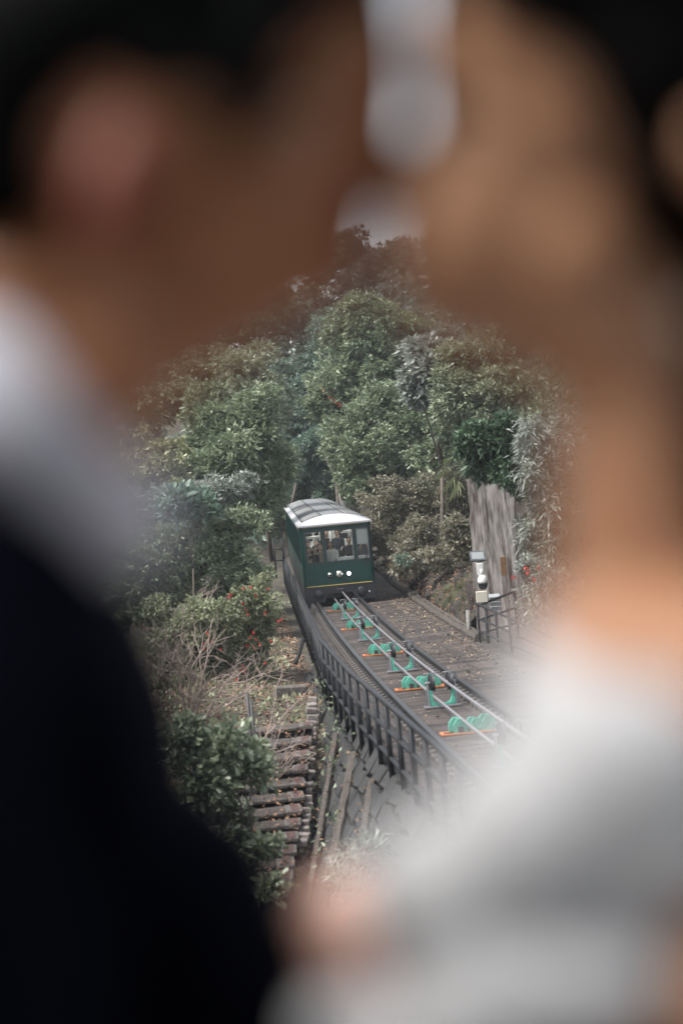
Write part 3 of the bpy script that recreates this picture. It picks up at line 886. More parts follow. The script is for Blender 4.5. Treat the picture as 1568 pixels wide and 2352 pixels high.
passenger(.78, 1.75, SZ, .1, 'black', 1, 'dark-clothed passenger beside the one raising a camera')
for (x, y, z, c, s, lb) in [(-.92, .62, SZ - .18, 'beige', 0, 'passenger in beige low at the corner of the left tram window'), (-.72, .60, SZ - .16, 'black', 0, 'passenger in black low in the middle of the left tram window'), (-.54, .66, SZ - .10, 'beige', 0, 'passenger in beige beside the pillar of the left tram window'),
                            (-.94, 1.15, SZ, 'black', 0, 'passenger in black in the second row by the tram side'), (-.62, 1.15, SZ, 'black', 0, 'passenger in black in the second row by the tram aisle'),
                            (-.90, 2.05, SZ, 'brown', 0, 'passenger in brown in the third row by the tram side'), (-.58, 2.05, SZ, 'navy', 1, 'passenger in navy in the third row by the tram aisle'),
                            (-.22, 2.9, SZ + .25, 'black', 1, 'passenger in black behind the white partition in the tram')]:
    passenger(x, y, z, random.uniform(-.25, .25), c, s, lb)
# hand-held camera of the passenger by the blind
mb = MB(); mb.bbox((0, 0, 0), (.11, .05, .07), .01); mb.tube([(0, -.02, 0), (0, -.07, 0)], .028, 12)
o = mb.build('compact_camera', M_galv); o.location = tram_mat @ Vector((.93, .62, SZ + .66)); o.rotation_euler = tram.rotation_euler
tag(o, 'small silver camera held up by a tram passenger', 'camera')

# ================================================================== PIER, LAMP AND FENCE ON THE ROCK SIDE
def group_at(name, loc, label, cat, group=None):
    e = empty(name, loc); tag(e, label, cat, group); return e
def adopt(o, root):
    o.parent = root; o.matrix_parent_inverse = Matrix.Translation(-root.location); return o

# stained concrete pier: slightly tapered, uneven
def pier():
    b0, b1 = at(1095, 1475, 48.2), at(1205, 1465, 48.2)
    t0, t1 = at(1066, 985, 48.6), at(1168, 980, 48.6)
    root = group_at('concrete_pier', (b0 + b1) / 2, 'tall streaked grey concrete pier standing against the mossy rock', 'pier')
    nu, nv = 10, 26
    V, Fs = [], []
    dep = Vector((.15, 1.1, 0))
    for side in (0, 1):
        for j in range(nv + 1):
            for i in range(nu + 1):
                p = b0.lerp(b1, i / nu).lerp(t0.lerp(t1, i / nu), j / nv) + dep * side
                if 0 < i < nu: p += Vector((0, random.uniform(-.006, .006), 0))
                else: p += Vector((random.uniform(-.025, .025), 0, 0))
                V.append(p)
    N = (nu + 1) * (nv + 1)
    for j in range(nv):
        for i in range(nu):
            a = j * (nu + 1) + i
            Fs.append((a, a + 1, a + nu + 2, a + nu + 1)); Fs.append((N + a, N + a + nu + 1, N + a + nu + 2, N + a + 1))
        a = j * (nu + 1); Fs.append((a, a + nu + 1, N + a + nu + 1, N + a)); a += nu; Fs.append((a, N + a, N + a + nu + 1, a + nu + 1))
    for i in range(nu):
        a = nv * (nu + 1) + i; Fs.append((a, a + 1, N + a + 1, N + a))
    mb = MB(); mb.add(V, Fs, 0, False); adopt(mb.build('shaft', M_concrete), root)
    c = at(1187, 1300, 48.0)
    p = at(1156, 1300, 48.15)
    mb = MB(); mb.bbox(p, (.16, .04, .5), .01); adopt(mb.build('rusty_plate', mat('rusty_steel', (.15, .08, .035), .85, var=.5, scale=9)), root)
pier()
# rock outcrops: lumpy boulders in the cut face
def rock(px, py, d, r, label, material=None, seed=0, sq=(1, 1, 1)):
    bm = bmesh.new(); bmesh.ops.create_icosphere(bm, subdivisions=4, radius=1)
    rr = random.Random(seed); ph = [(rr.uniform(0, 6), Vector((rr.uniform(-1, 1), rr.uniform(-1, 1), rr.uniform(-1, 1))).normalized() * rr.uniform(1.5, 7)) for _ in range(12)]
    for v in bm.verts:
        f = 1 + sum(math.sin(v.co.dot(k) * 1.0 + a) / (k.length + 1) * .32 for a, k in ph)
        v.co = Vector((v.co.x * sq[0], v.co.y * sq[1], v.co.z * sq[2])) * f * r
    me = bpy.data.meshes.new('rock'); bm.to_mesh(me); bm.free(); me.materials.append(material or M_rock)
    o = link(bpy.data.objects.new('rock', me)); o.location = at(px, py, d)
    tag(o, label, 'rock', 'rocks of the cut slope'); return o
def rock_face():
    ds = np.arange(48.9, 78, .11); hs = np.linspace(0, 1, 34)
    D, H = np.meshgrid(ds, hs)
    top = np.interp(D, [44, 47, 50, 54, 58, 64, 78], [2.6, 2.9, 2.6, 1.9, 1.45, 1.2, 1.0])
    z = H * top
    rid = lambda s_, k: 1 - np.abs(vnoise(D + z * .45, z * .55 - D * .1, s_, k)) * 2
    off = 2.74 + z * np.interp(D, [44, 50, 56, 66, 78], [.2, .22, .40, .55, .65]) + .28 * H ** 3 * 4
    bulge = rid(2.1, 21) * .55 + rid(.95, 22) * .30 + vnoise(D, z, .42, 23) * .26 + vnoise(D, z, .2, 24) * .14
    off = off - (bulge - .45) * np.clip(H * 6, 0.05, 1)
    P = np.array([tuple(tr(a, b, c)) for a, b, c in zip(D.ravel(), np.maximum(off, 2.66).ravel(), (z - .05).ravel())])
    nx = len(ds); idx = np.arange(len(P)).reshape(len(hs), nx)
    Fq = np.stack([idx[:-1, :-1], idx[:-1, 1:], idx[1:, 1:], idx[1:, :-1]], -1).reshape(-1, 4)
    o = np_mesh('rock_face', P, Fq, M_rock, smooth=False); tag(o, 'mossy brown rock face of the cutting above the timber kerb', kind='structure')
    return P.reshape(len(hs), nx, 3)
RF = rock_face()
rock(803, 1110, 88.0, 1.3, 'pale grey rock face behind the tram roof', M_rockg, seed=5, sq=(.42, .6, 1.15))

# floodlight and dome camera on a pole
pole_b = at(1119, 1474, 45.2); pole_t = at(1103, 1268, 45.2)
lp = group_at('camera_pole', pole_b, 'slim galvanised pole carrying floodlight, camera and cream box by the pier', 'pole')
mb = MB(); mb.tube([pole_b - Vector((0, 0, .3)), pole_t], .032, 8); adopt(mb.build('shaft', M_galv), lp)
fl = group_at('floodlight', at(1096, 1278, 45.0), 'square black-framed floodlight on top of the camera pole', 'floodlight')
c = Vector(fl.location); rt = Euler((math.radians(-35), math.radians(3), math.radians(10)))
mb = MB(); mb.box(c, (.38, .07, .27), rt); adopt(mb.build('housing', mat('lamp_housing', (.07, .075, .085), .5, var=.1)), fl)
nrm = rt.to_matrix() @ Vector((0, -1, 0))
mb = MB(); mb.box(c + nrm * .037, (.31, .01, .20), rt); adopt(mb.build('glass', mat('flood_glass', (.22, .24, .24), .35)), fl)
mb = MB(); mb.box(c + Vector((0.06, .02, -.18)), (.05, .05, .12)); adopt(mb.build('bracket', M_galv), fl)
dc = group_at('dome_camera', at(1109, 1335, 44.8), 'white dome surveillance camera hanging from the pole', 'camera')
c = at(1108, 1335, 44.8)
n = 16; prof = [(.0, .16), (.07, .15), (.115, .08), (.13, .0), (.125, -.05), (.0, -.05)]
def lathe(c, prof, n=16):
    V = [c + Vector((r * math.cos(2 * math.pi * i / n), r * math.sin(2 * math.pi * i / n), z)) for r, z in prof for i in range(n)]
    Fs = [(j * n + i, j * n + (i + 1) % n, (j + 1) * n + (i + 1) % n, (j + 1) * n + i) for j in range(len(prof) - 1) for i in range(n)]
    mb = MB(); mb.add(V, Fs, 0, True); return mb
adopt(lathe(c, prof).build('hood', M_camw), dc)
adopt(lathe(c, [(.118, -.052), (.118, -.10), (.10, -.16), (.06, -.20), (0, -.215)]).build('dome', M_black), dc)
mb = MB(); mb.bbox(c + Vector((-.03, .04, .30)), (.16, .10, .30), .01); mb.tube([c + Vector((0, 0, .14)), c + Vector((-.01, 0, .30))], .04, 8); adopt(mb.build('arm', M_camw), dc)
mb = MB(); cb = at(1106, 1371, 44.7); mb.bbox(cb, (.28, .12, .28), .012)
tag(mb.build('junction_box', M_cream), 'cream square junction box on the camera pole', 'junction box')
vb = group_at('vent_box', at(1135, 1386, 45.6), 'grey louvred box mounted behind the black fence', 'vent box')
for k in range(3):
    mb = MB(); mb.box(at(1135 + k * 1.5, 1372 + k * 11, 45.6), (.28, .2, .10), Euler((.35, 0, 0))); adopt(mb.build('louvre', mat('grey_enamel', (.25, .26, .27), .5, var=.1)), vb)
mb = MB(); a = at(1078, 1470, 46.3); mb.tube([a - Vector((0, 0, .2)), at(1074, 1402, 46.3)], .055, 8)
tag(mb.build('bollard', mat('grey_pipe', (.17, .16, .15), .8, var=.3, scale=8)), 'short grey pipe standing between kerb and pier', 'pipe')
# black fence
fn = group_at('fence', at(1102, 1478, 44.2), 'short black tubular fence in front of the concrete pier', 'fence')
def ftube(pts, r, nm): mb = MB(); mb.tube(pts, r, 7); adopt(mb.build(nm, M_fence), fn)
for (x, y0, y1, dd) in [(1095, 1389, 1480, 44.2), (1115, 1394, 1478, 43.4), (1137, 1404, 1475, 42.4), (1168, 1418, 1500, 41.0)]:
    ftube([at(x, y0, dd), at(x + (y1 - y0) * .092, y1, dd)], .028, 'post')
for k in (0, 33, 62):
    ftube([at(1095 + k * .09, 1388 + k, 44.2), at(1180 + k * .09, 1424 + k, 40.6), at(1300 + k * .09, 1480 + k, 37)], .028, 'rail')
ftube([at(1100, 1391, 44.4), at(1178, 1360, 46.2), at(1181, 1362, 46.2), at(1190, 1460, 46.2)], .034, 'back_rail')
ftube([at(1102, 1424, 44.4), at(1181, 1397, 46.2)], .026, 'back_rail'); ftube([at(1104, 1455, 44.4), at(1186, 1432, 46.2)], .026, 'back_rail')
# small steel frame at the foot of the rocks
sf = group_at('scrap_rack', at(906, 1322, 68), 'small bent steel frame lying beside the track at the rocks', 'steel frame')
for pts in [[(892, 1312), (918, 1308)], [(894, 1322), (917, 1318)], [(896, 1330), (914, 1326)], [(895, 1311), (898, 1332)], [(907, 1309), (908, 1330)]]:
    mb = MB(); mb.tube([at(x, y, 68) for x, y in pts], .03, 6); adopt(mb.build('bar', M_galv), sf)

# ================================================================== VEGETATION
def unit(v): return v / np.maximum(np.linalg.norm(v, axis=1, keepdims=True), 1e-9)

def leaf_verts(base, dirs, length, width, fold=.25, droop=.3, shape='diamond', rng=RNG):
    """many leaves; returns verts and faces (quads folded along the midrib)"""
    n = len(base)
    side = unit(np.cross(dirs, rng.normal(size=(n, 3)) * .55 + np.array([0, 0, 1.0])))
    up = np.cross(side, dirs)
    L = (length * rng.uniform(.65, 1.25, n))[:, None]; Wd = L * width
    dz = np.array([0, 0, -1.0]) * droop
    if shape == 'diamond':
        pts = [base, base + dirs * L * .45 + side * Wd * .5 - up * Wd * fold + dz * L * .12, base + dirs * L + dz * L * .5, base + dirs * L * .45 - side * Wd * .5 - up * Wd * fold + dz * L * .12]
        V = np.stack(pts, 1).reshape(-1, 3); i = np.arange(n)[:, None] * 4
        Fa = np.concatenate([i + np.array([[0, 1, 2]]), i + np.array([[0, 2, 3]])], 1).reshape(-1, 3)
        return V, Fa
    m1, m2 = base + dirs * L * .35 + dz * L * .08, base + dirs * L * .72 + dz * L * .25
    tip = base + dirs * L + dz * L * .5
    pts = [base, m1 + side * Wd * .38 - up * Wd * fold * .6, m2 + side * Wd * .5 - up * Wd * fold * .7, tip, m2 - side * Wd * .5 - up * Wd * fold * .7, m1 - side * Wd * .38 - up * Wd * fold * .6]
    V = np.stack(pts, 1).reshape(-1, 3); i = np.arange(n)[:, None] * 6
    Fa = np.concatenate([i + np.array([[0, 1, 2]]), i + np.array([[0, 2, 3]]), i + np.array([[0, 3, 4]]), i + np.array([[0, 4, 5]])], 1).reshape(-1, 3)
    return V, Fa

def crown(lobes, n_sprig, per, length, width, shell=(.55, 1.06), droop=.35, shape='diamond', lump=.28, upw=.25, rng=RNG, clumps=14):
    """lobes: list of (centre, (rx,ry,rz)); leaf sprigs spread through the outer part of the lobes"""
    VV, FF, off = [], [], 0
    sub = []
    for c, r in lobes:
        c, r = np.array(c), np.array(r)
        for q in range(clumps):
            v = unit(rng.normal(size=(1, 3)) + np.array([[0, -.25, .35]]))[0]
            sub.append((c + v * r * rng.uniform(.35, 1.15), r * rng.uniform(.20, .50) * np.array([1.1, 1.1, .85])))
        sub.append((c, r * .62))
    vol = np.array([r[0] * r[2] + r[1] * r[2] + r[0] * r[1] for _, r in sub]); cnt = (n_sprig * vol / vol.sum()).astype(int) + 2
    for (c, r), m_ in zip(sub, cnt):
        v = unit(rng.normal(size=(m_, 3)) + np.array([0, 0, .25]))
        rad = rng.uniform(shell[0] ** 2, shell[1] ** 2, (m_, 1)) ** .5 * (1 + lump * .6 * rng.normal(size=(m_, 1)).clip(-1, 1.6))
        pos = np.array(c) + v * np.array(r) * rad
        out = unit(v / np.array(r) * min(r) + np.array([0, 0, upw]))
        base = np.repeat(pos, per, 0); od = np.repeat(out, per, 0)
        dirs = unit(od * .7 + rng.normal(size=(m_ * per, 3)) * .7 * np.array([1, 1, .7]))
        base = base + dirs * length * .12 + rng.normal(size=base.shape) * length * .25
        V, Fa = leaf_verts(base, dirs, length, width, droop=droop, shape=shape, rng=rng)
        VV.append(V); FF.append(Fa + off); off += len(V)
    return np.concatenate(VV), np.concatenate(FF)

def limbs(mb, base, lobes, r0, rng=random):
    base = Vector(base)
    cen = sum((Vector(c) for c, _ in lobes), Vector()) / len(lobes)
    fork = base.lerp(cen, .55) + Vector((rng.uniform(-.2, .2), rng.uniform(-.2, .2), 0))
    mb.tube([base - Vector((0, 0, .3)), base.lerp(fork, .5) + Vector((rng.uniform(-.15, .15), 0, 0)), fork], [r0 * 1.2, r0 * .9, r0 * .7], 7)
    for c, r in lobes:
        c = Vector(c); mid = fork.lerp(c, .5) + Vector((rng.uniform(-.2, .2), rng.uniform(-.2, .2), rng.uniform(0, .3)))
        mb.tube([fork, mid, c], [r0 * .55, r0 * .4, r0 * .2], 5)
        for q in range(5):
            e = c + Vector((rng.uniform(-1, 1) * r[0], rng.uniform(-1, 1) * r[1], rng.uniform(-.5, 1) * r[2])) * .8
            mb.tube([mid.lerp(c, rng.uniform(.2, 1)), e], [r0 * .2, r0 * .05], 4, cap=False)

def plob(px, py, rx, ry, d, depth=None):
    c = at(px, py, d + random.uniform(-.8, .8)); k = d / FOC
    return (tuple(c), (rx * k, (depth or (rx + ry) * .5 * k), ry * k))

def tree(name, label, cat, d, lobes, mt, n=1500, per=8, length=.20, width=.42, r0=.08, group=None, base=None, lump=.28, droop=.35, shape='diamond', shell=(.5, 1.06), trunk=True):
    lb = [plob(x, y, rx, ry, d + (q[4] if len(q) > 4 else 0)) for q in lobes for (x, y, rx, ry) in [q[:4]]]
    cx = sum(l[0][0] for l in lb) / len(lb); cy = sum(l[0][1] for l in lb) / len(lb)
    gx, gy = (cx, cy) if base is None else base
    b = Vector((gx, gy, ground(gx, gy)))
    low = min(l[0][2] - l[1][2] for l in lb)
    if b.z > low + .5: b.z = low - .2
    root = group_at(name, b, label, cat, group)
    V, Fa = crown(lb, n, per, length, width, lump=lump, droop=droop, shape=shape, shell=shell)
    adopt(np_mesh('crown', V, Fa, LF[mt]), root)
    if trunk:
        mb = MB(); limbs(mb, b, lb, r0); adopt(mb.build('trunk', M_bark), root)
    return root, lb

G1, G2, G3 = 'trees left of the tram', 'trees on the hill behind the tram', 'trees on the rock side'
tree('tree', 'grey-green round tree at the top of the trees left of the tram', 'tree', 75, [(470, 865, 95, 60), (570, 880, 100, 72), (625, 935, 62, 60), (400, 920, 75, 62), (320, 960, 75, 60), (250, 900, 90, 80)], 'pale', 4200, 8, .21, .45, group=G1)
tree('tree', 'tall light green tree with long leaves in the middle left of the tram', 'tree', 66, [(470, 965, 75, 72), (560, 1000, 92, 82), (615, 1070, 62, 75), (525, 1090, 90, 72), (570, 1155, 62, 50), (450, 1060, 60, 70)], 'mid', 4400, 8, .25, .34, group=G1, lump=.34)
tree('tree', 'yellowish flowering tree at the left edge of the trees', 'tree', 63, [(345, 1060, 70, 70), (285, 1110, 70, 70), (395, 1110, 52, 60), (240, 1030, 70, 70)], 'yellow', 2400, 9, .17, .5, group=G1)
tree('tree', 'grey-leaved tree between the yellowish tree and the dark one', 'tree', 60, [(320, 1205, 75, 70), (405, 1170, 65, 52), (485, 1135, 75, 45), (250, 1230, 70, 70), (360, 1260, 60, 50), (450, 1200, 60, 45)], 'grey', 3000, 8, .19, .4, group=G1)
tree('tree', 'dense dark green tree behind the red-flowered bush', 'tree', 57, [(420, 1250, 90, 66), (510, 1285, 92, 76), (560, 1320, 56, 58), (440, 1350, 105, 56), (530, 1215, 62, 46), (340, 1310, 80, 80), (530, 1370, 62, 36), (300, 1400, 70, 70)], 'dark', 5200, 8, .17, .42, group=G1, lump=.34)
tree('tree', 'hazy distant tree on the hill above the pale round tree', 'tree', 104, [(645, 855, 70, 62), (600, 790, 72, 60), (690, 765, 72, 60), (650, 740, 60, 50), (540, 750, 70, 60), (620, 690, 65, 55), (560, 715, 65, 55), (450, 790, 80, 60), (370, 830, 80, 70)], 'deep', 4200, 8, .26, .5, group=G2)
tree('tree', 'distant tree at the crest of the hill between the two faces', 'tree', 116, [(740, 660, 66, 70), (785, 610, 62, 62), (850, 605, 72, 68), (700, 720, 50, 50), (910, 620, 75, 70), (820, 670, 70, 70), (890, 690, 60, 60)], 'grey', 5200, 8, .27, .5, group=G2)
tree('tree', 'dark blue-green tree in the gully behind the tram', 'tree', 96, [(700, 950, 62, 62), (700, 870, 60, 55), (760, 800, 55, 60), (742, 1000, 54, 60), (680, 1020, 55, 52), (660, 930, 45, 50)], 'deep', 4000, 8, .23, .5, group=G2)
tree('tree', 'rounded green tree directly above the tram roof', 'tree', 90, [(730, 1080, 62, 56), (765, 1115, 34, 36), (690, 1095, 32, 40), (730, 1040, 50, 40)], 'deep', 2600, 8, .20, .5, group=G2)
tree('tree', 'shaded tree low in the gully left of the tram roof', 'tree', 92, [(650, 1150, 42, 60), (690, 1150, 40, 40), (625, 1200, 35, 50)], 'dark', 1300, 8, .2, .5, group=G2)
tree('tree', 'big dark tree towering on the hill right of the tram', 'tree', 79, [(850, 745, 82, 62), (820, 825, 80, 70), (900, 815, 72, 72), (880, 890, 80, 60), (940, 770, 60, 50), (800, 880, 60, 60), (945, 860, 60, 60), (790, 770, 50, 50)], 'dark', 5600, 8, .20, .5, group=G3, lump=.36)
rt_, fl_lobes = tree('tree', 'light green tree with orange blossom on the hill', 'tree', 83, [(765, 900, 48, 56), (733, 930, 40, 40), (795, 960, 40, 60), (740, 880, 30, 30)], 'mid', 1800, 8, .20, .5, group=G3)
tree('tree', 'grey-leaved big-leafed tree under the bride face', 'tree', 62, [(980, 845, 62, 60), (960, 895, 42, 48), (1010, 800, 60, 50)], 'grey', 1200, 8, .26, .55, group=G3)
tree('tree', 'pale olive tree above the concrete pier', 'tree', 58, [(1080, 850, 82, 72), (1135, 925, 80, 70), (1190, 990, 60, 70), (1045, 915, 52, 62), (1150, 830, 80, 70)], 'pale', 3900, 8, .19, .4, group=G3)
tree('tree', 'tall creeper-hung tree on the slope right of the tram', 'tree', 70, [(850, 1000, 80, 82), (930, 1010, 82, 82), (875, 1090, 82, 72), (960, 1085, 72, 62), (830, 1065, 50, 62), (1000, 990, 60, 60), (1010, 1065, 60, 60, -4), (940, 930, 70, 50), (1040, 985, 50, 60, -8), (870, 940, 60, 50), (830, 1130, 40, 40)], 'mid', 7600, 8, .16, .5, group=G3, lump=.38)
tree('tree', 'dull brown-green bush drooping over the rocks beside the tram', 'bush', 63, [(915, 1195, 58, 60), (990, 1180, 62, 62), (1030, 1235, 48, 60), (900, 1150, 62, 50), (950, 1262, 72, 42), (880, 1240, 30, 40), (1045, 1150, 50, 60), (1020, 1275, 40, 26, -8), (1045, 1215, 30, 40, -10), (960, 1235, 50, 50, -3), (1000, 1292, 46, 26, -6), (1062, 1275, 24, 46, -11), (935, 1300, 40, 22, -2)], 'brown', 6000, 8, .14, .4, r0=.03, group=G3, lump=.4)
tree('tree', 'glossy dark green bush growing over the top of the pier', 'bush', 46, [(1120, 1050, 50, 36), (1165, 1085, 40, 32), (1095, 1015, 40, 36), (1200, 1045, 45, 45), (1150, 1005, 50, 45), (1215, 1100, 30, 40)], 'glossy', 1700, 8, .20, .4, r0=.025, group=G3, trunk=False)
tree('tree', 'narrow-leaved willowy bush right of the pier', 'bush', 45, [(1235, 1050, 60, 90), (1255, 1180, 50, 95), (1300, 1100, 60, 120), (1290, 1280, 60, 90), (1245, 1400, 50, 50), (1215, 1240, 24, 60), (1215, 1400, 30, 50, 4), (1230, 1330, 40, 50, 5)], 'grey', 2200, 8, .20, .24, r0=.03, group=G3, lump=.4, droop=.8)
rfl, rf_lobes = tree('tree', 'small grey bush with red flowers at the pier foot', 'bush', 43, [(1215, 1310, 32, 38), (1255, 1345, 40, 40)], 'grey', 420, 8, .14, .35, r0=.04, group=G3)
# red-flowered bush
fb, fb_lobes = tree('bush', 'pale green bush dotted with red flowers beside the railing', 'bush', 45, [(590, 1385, 50, 45), (560, 1450, 78, 66), (595, 1505, 50, 56), (485, 1440, 75, 52), (500, 1540, 92, 58), (615, 1425, 25, 40), (400, 1450, 70, 70), (420, 1560, 80, 70), (560, 1590, 50, 50)], 'shrub', 5200, 8, .115, .5, r0=.05, lump=.34)
def flowers(root, spots, d, mt, size, label=None, petals=7):
    base, dirs = [], []
    for (x, y) in spots:
        c = np.array(at(x, y, d))
        for k in range(petals):
            base.append(c + RNG.normal(size=3) * size * .25); dirs.append(RNG.normal(size=3) + np.array([0, -.4, .3]))
    V, Fa = leaf_verts(np.array(base), unit(np.array(dirs)), size, .8, shape='broad')
    adopt(np_mesh('flower_heads', V, Fa, mt), root)['kind'] = 'stuff'
z4 = lambda x, y: ((500 + x / 2.24) * .6272, (2050 + y / 2.24) * .6272)
flowers(fb, [z4(*q) for q in [(880, 230), (937, 232), (1075, 240), (980, 292), (752, 305), (778, 290), (872, 362), (900, 412), (916, 450), (1062, 440), (1163, 514), (1180, 492), (585, 612), (580, 590), (546, 688), (555, 730), (620, 670), (930, 638), (960, 605), (978, 660), (1007, 692), (912, 708), (965, 725), (1055, 846), (872, 876), (852, 908), (885, 925), (890, 905), (982, 902), (820, 980), (1047, 1012), (496, 1022), (715, 1030), (766, 1085), (1100, 668), (690, 740)]], 43.6, M_petal, .05)
flowers(rfl, [(1207, 1303), (1211, 1314), (1236, 1306), (1179, 1325), (1225, 1330)], 42.0, M_petal, .075)
flowers(rt_, [(x, y) for x, y in zip(RNG.normal(775, 13, 34), RNG.normal(876, 22, 34))], 80.5, M_opetal, .20)

# leafless shrub of pale branching twigs
def bare_shrub(name, label, px, py, d, stems, seed, reach=1.0, material=None):
    rr = random.Random(seed)
    base = at(px, py, d)
    root = group_at(name, base, label, 'shrub')
    mb = MB()
    def grow(p, dr, L, r, lev):
        n = 4; pts = [p]; q = p
        for i in range(n):
            dr = (dr + Vector((rr.gauss(0, .17), rr.gauss(0, .17), rr.gauss(.03, .15)))).normalized()
            q = q + dr * L / n; pts.append(q)
        mb.tube(pts, [r * (1 - .45 * i / n) for i in range(n + 1)], 4 if lev else 5, cap=False)
        if lev < 3:
            for k in range(rr.choice([2, 3, 3, 4])):
                i = rr.randrange(1, n + 1)
                nd = (dr + Vector((rr.gauss(0, .6), rr.gauss(0, .5), rr.gauss(.1, .45)))).normalized()
                grow(pts[i], nd, L * rr.uniform(.5, .8), r * .55, lev + 1)
    for s in stems:
        e = at(s[0], s[1], d + rr.uniform(-1, 1)); dr = (e - base)
        grow(base + Vector((rr.uniform(-.2, .2), rr.uniform(-.2, .2), 0)), dr.normalized(), dr.length * .62 * reach, rr.uniform(.018, .03), 0)
    adopt(mb.build('branches', material or M_twig), root)
bare_shrub('bare_shrub', 'leafless shrub of pale tangled twigs before the red-flowered bush', 435, 1680, 38, [(370, 1420), (420, 1400), (470, 1430), (520, 1440), (575, 1470), (620, 1470), (360, 1500), (540, 1520), (400, 1470), (450, 1480), (500, 1490)], 3)
bare_shrub('bare_shrub', 'low arching leafless twigs over the top of the steps', 575, 1830, 32, [(660, 1600), (700, 1650), (690, 1720), (640, 1560), (600, 1640)], 9, .9)
bare_shrub('bare_shrub', 'thin leafless stems rising over the pale bush', 440, 1460, 46, [(500, 1340), (470, 1340), (450, 1350), (400, 1360)], 5, .8)

# broad-leaved bushes close to the steps
tree('bush', 'broad-leaved green bush leaning over the steps', 'bush', 24.5, [(525, 1715, 66, 45), (560, 1790, 60, 50), (480, 1800, 80, 70), (525, 1870, 50, 45), (430, 1700, 60, 50), (430, 1880, 60, 70), (580, 1740, 32, 30)], 'broad', 560, 7, .135, .5, r0=.03, shape='broad', shell=(.3, 1.05))
tree('bush', 'small broad-leaved bush low beside the lower steps', 'bush', 23.5, [(600, 1955, 42, 26), (560, 1990, 50, 40), (630, 2040, 22, 16), (520, 1950, 50, 50)], 'broad', 130, 7, .13, .45, r0=.02, shape='broad', shell=(.3, 1.05))
tree('bush', 'thin bamboo-leaved plant at the foot of the props', 'bush', 21.5, [(800, 2030, 40, 40), (790, 1990, 25, 30), (850, 1960, 40, 40)], 'grey', 60, 6, .17, .16, r0=.012, shell=(.2, 1.05))

# fan palm with fronds hanging over the rock
palm = group_at('fan_palm', at(1075, 1075, 48.4), 'fan palm with drooping pale fronds left of the pier top', 'palm')
def frond(px, py, ex, ey, spread, n, L, d=48):
    a, b = at(px, py, d + .3), at(ex, ey, d)
    mb = MB(); mb.tube([a, a.lerp(b, .5) + Vector((0, 0, .05)), b], [.018, .014, .01], 5)
    ax = (b - a).normalized()
    for k in range(n):
        t = -1 + 2 * k / (n - 1)
        dr = (ax * (1 - abs(t) * .5) + Vector((0, 0, -.9)) * (.35 + .3 * random.random()) + Vector((.0, -.5, 0)) * t + Vector((t * spread, 0, t * .35))).normalized()
        sd = dr.cross(Vector((0, 1, .3))).normalized() * .022
        l_ = L * random.uniform(.8, 1.1)
        tip = b + dr * l_ + Vector((0, 0, -.12 * l_)); mid = b + dr * l_ * .5
        mb.add([b - sd * .4, b + sd * .4, mid + sd, tip, mid - sd], [(0, 1, 2, 4), (4, 2, 3)])
    adopt(mb.build('frond', LF['palm']), palm)
for q in [(1075, 1075, 1042, 1094, .5, 11, .55), (1072, 1072, 1030, 1075, .45, 10, .5), (1075, 1065, 1040, 1052, .5, 9, .5), (1075, 1060, 1060, 1030, .5, 9, .5), (1075, 1078, 1052, 1105, .5, 10, .6), (960, 1205, 975, 1215, .6, 9, .5, 60)]:
    frond(*q)
mb = MB(); a = at(1075, 1070, 48.4); mb.tube([a + Vector((.15, .6, -2.5)), a + Vector((.05, .3, -1)), a], [.09, .08, .07], 7); adopt(mb.build('trunk', M_bark), palm)

# big dark leaves low in the left trees (a large-leafed plant)
tree('bush', 'large-leaved blue-green plant among the left trees', 'bush', 55.5, [(430, 1150, 40, 22), (470, 1165, 28, 22), (400, 1165, 28, 22)], 'deep', 40, 7, .36, .38, r0=.03, shape='broad', shell=(.3, 1.0))
# ferny undergrowth by the rock
tree('bush', 'small blue-green fern tuft above the kerb', 'bush', 58.5, [(925, 1290, 16, 12)], 'deep', 60, 7, .14, .3, r0=.01, trunk=False)

# bare tree trunks leaning in the gully
for i, (pts, d, r, lb) in enumerate([([(790, 1150), (765, 1090), (745, 1040)], 87, .07, 'thin leaning trunk beside the grey rock face'), ([(625, 1290), (612, 1200), (604, 1150)], 72, .10, 'bare trunk standing behind the railing left of the tram'), ([(668, 1170), (680, 1110)], 90, .09, 'bare trunk in the shade above the tram roof')]):
    mb = MB(); mb.tube([at(x, y, d) for x, y in pts], [r, r * .8, r * .6][:len(pts)], 6)
    tag(mb.build('dead_tree', M_bark), lb, 'dead tree', 'bare trees in the gully')

# far wood on the hill
def far_wood():
    lobes = []
    for k in range(190):
        Y = RNG.uniform(98, 165); X = RNG.uniform(-40, 48)
        lobes.append(((X, Y, ground(X, Y) + RNG.uniform(.5, 2.5)), tuple(RNG.uniform(2.2, 4.2, 3))))
    V, Fa = crown(lobes, 20000, 6, .42, .55, shell=(.7, 1.06), clumps=5)
    o = np_mesh('far_wood', V, Fa, LF['deep']); tag(o, 'hazy evergreen wood covering the hill', 'wood', kind='stuff')
    lobes = []
    for k in range(150):
        Y = RNG.uniform(42, 100); s = RNG.choice([-1, 1], p=[.45, .55])
        o_ = RNG.uniform(9, 40) * s if s < 0 else RNG.uniform(5.0, 26)
        X = o_ + xc(Y)
        lobes.append(((X, Y, ground(X, Y) + RNG.uniform(.3, 1.6)), tuple(RNG.uniform(1.5, 3.0, 3))))
    V, Fa = crown(lobes, 18000, 6, .26, .5, shell=(.7, 1.06), clumps=4)
    o = np_mesh('hillside_undergrowth', V, Fa, LF['dark']); tag(o, 'evergreen undergrowth covering the slopes beside the track', 'undergrowth', kind='stuff')
far_wood()

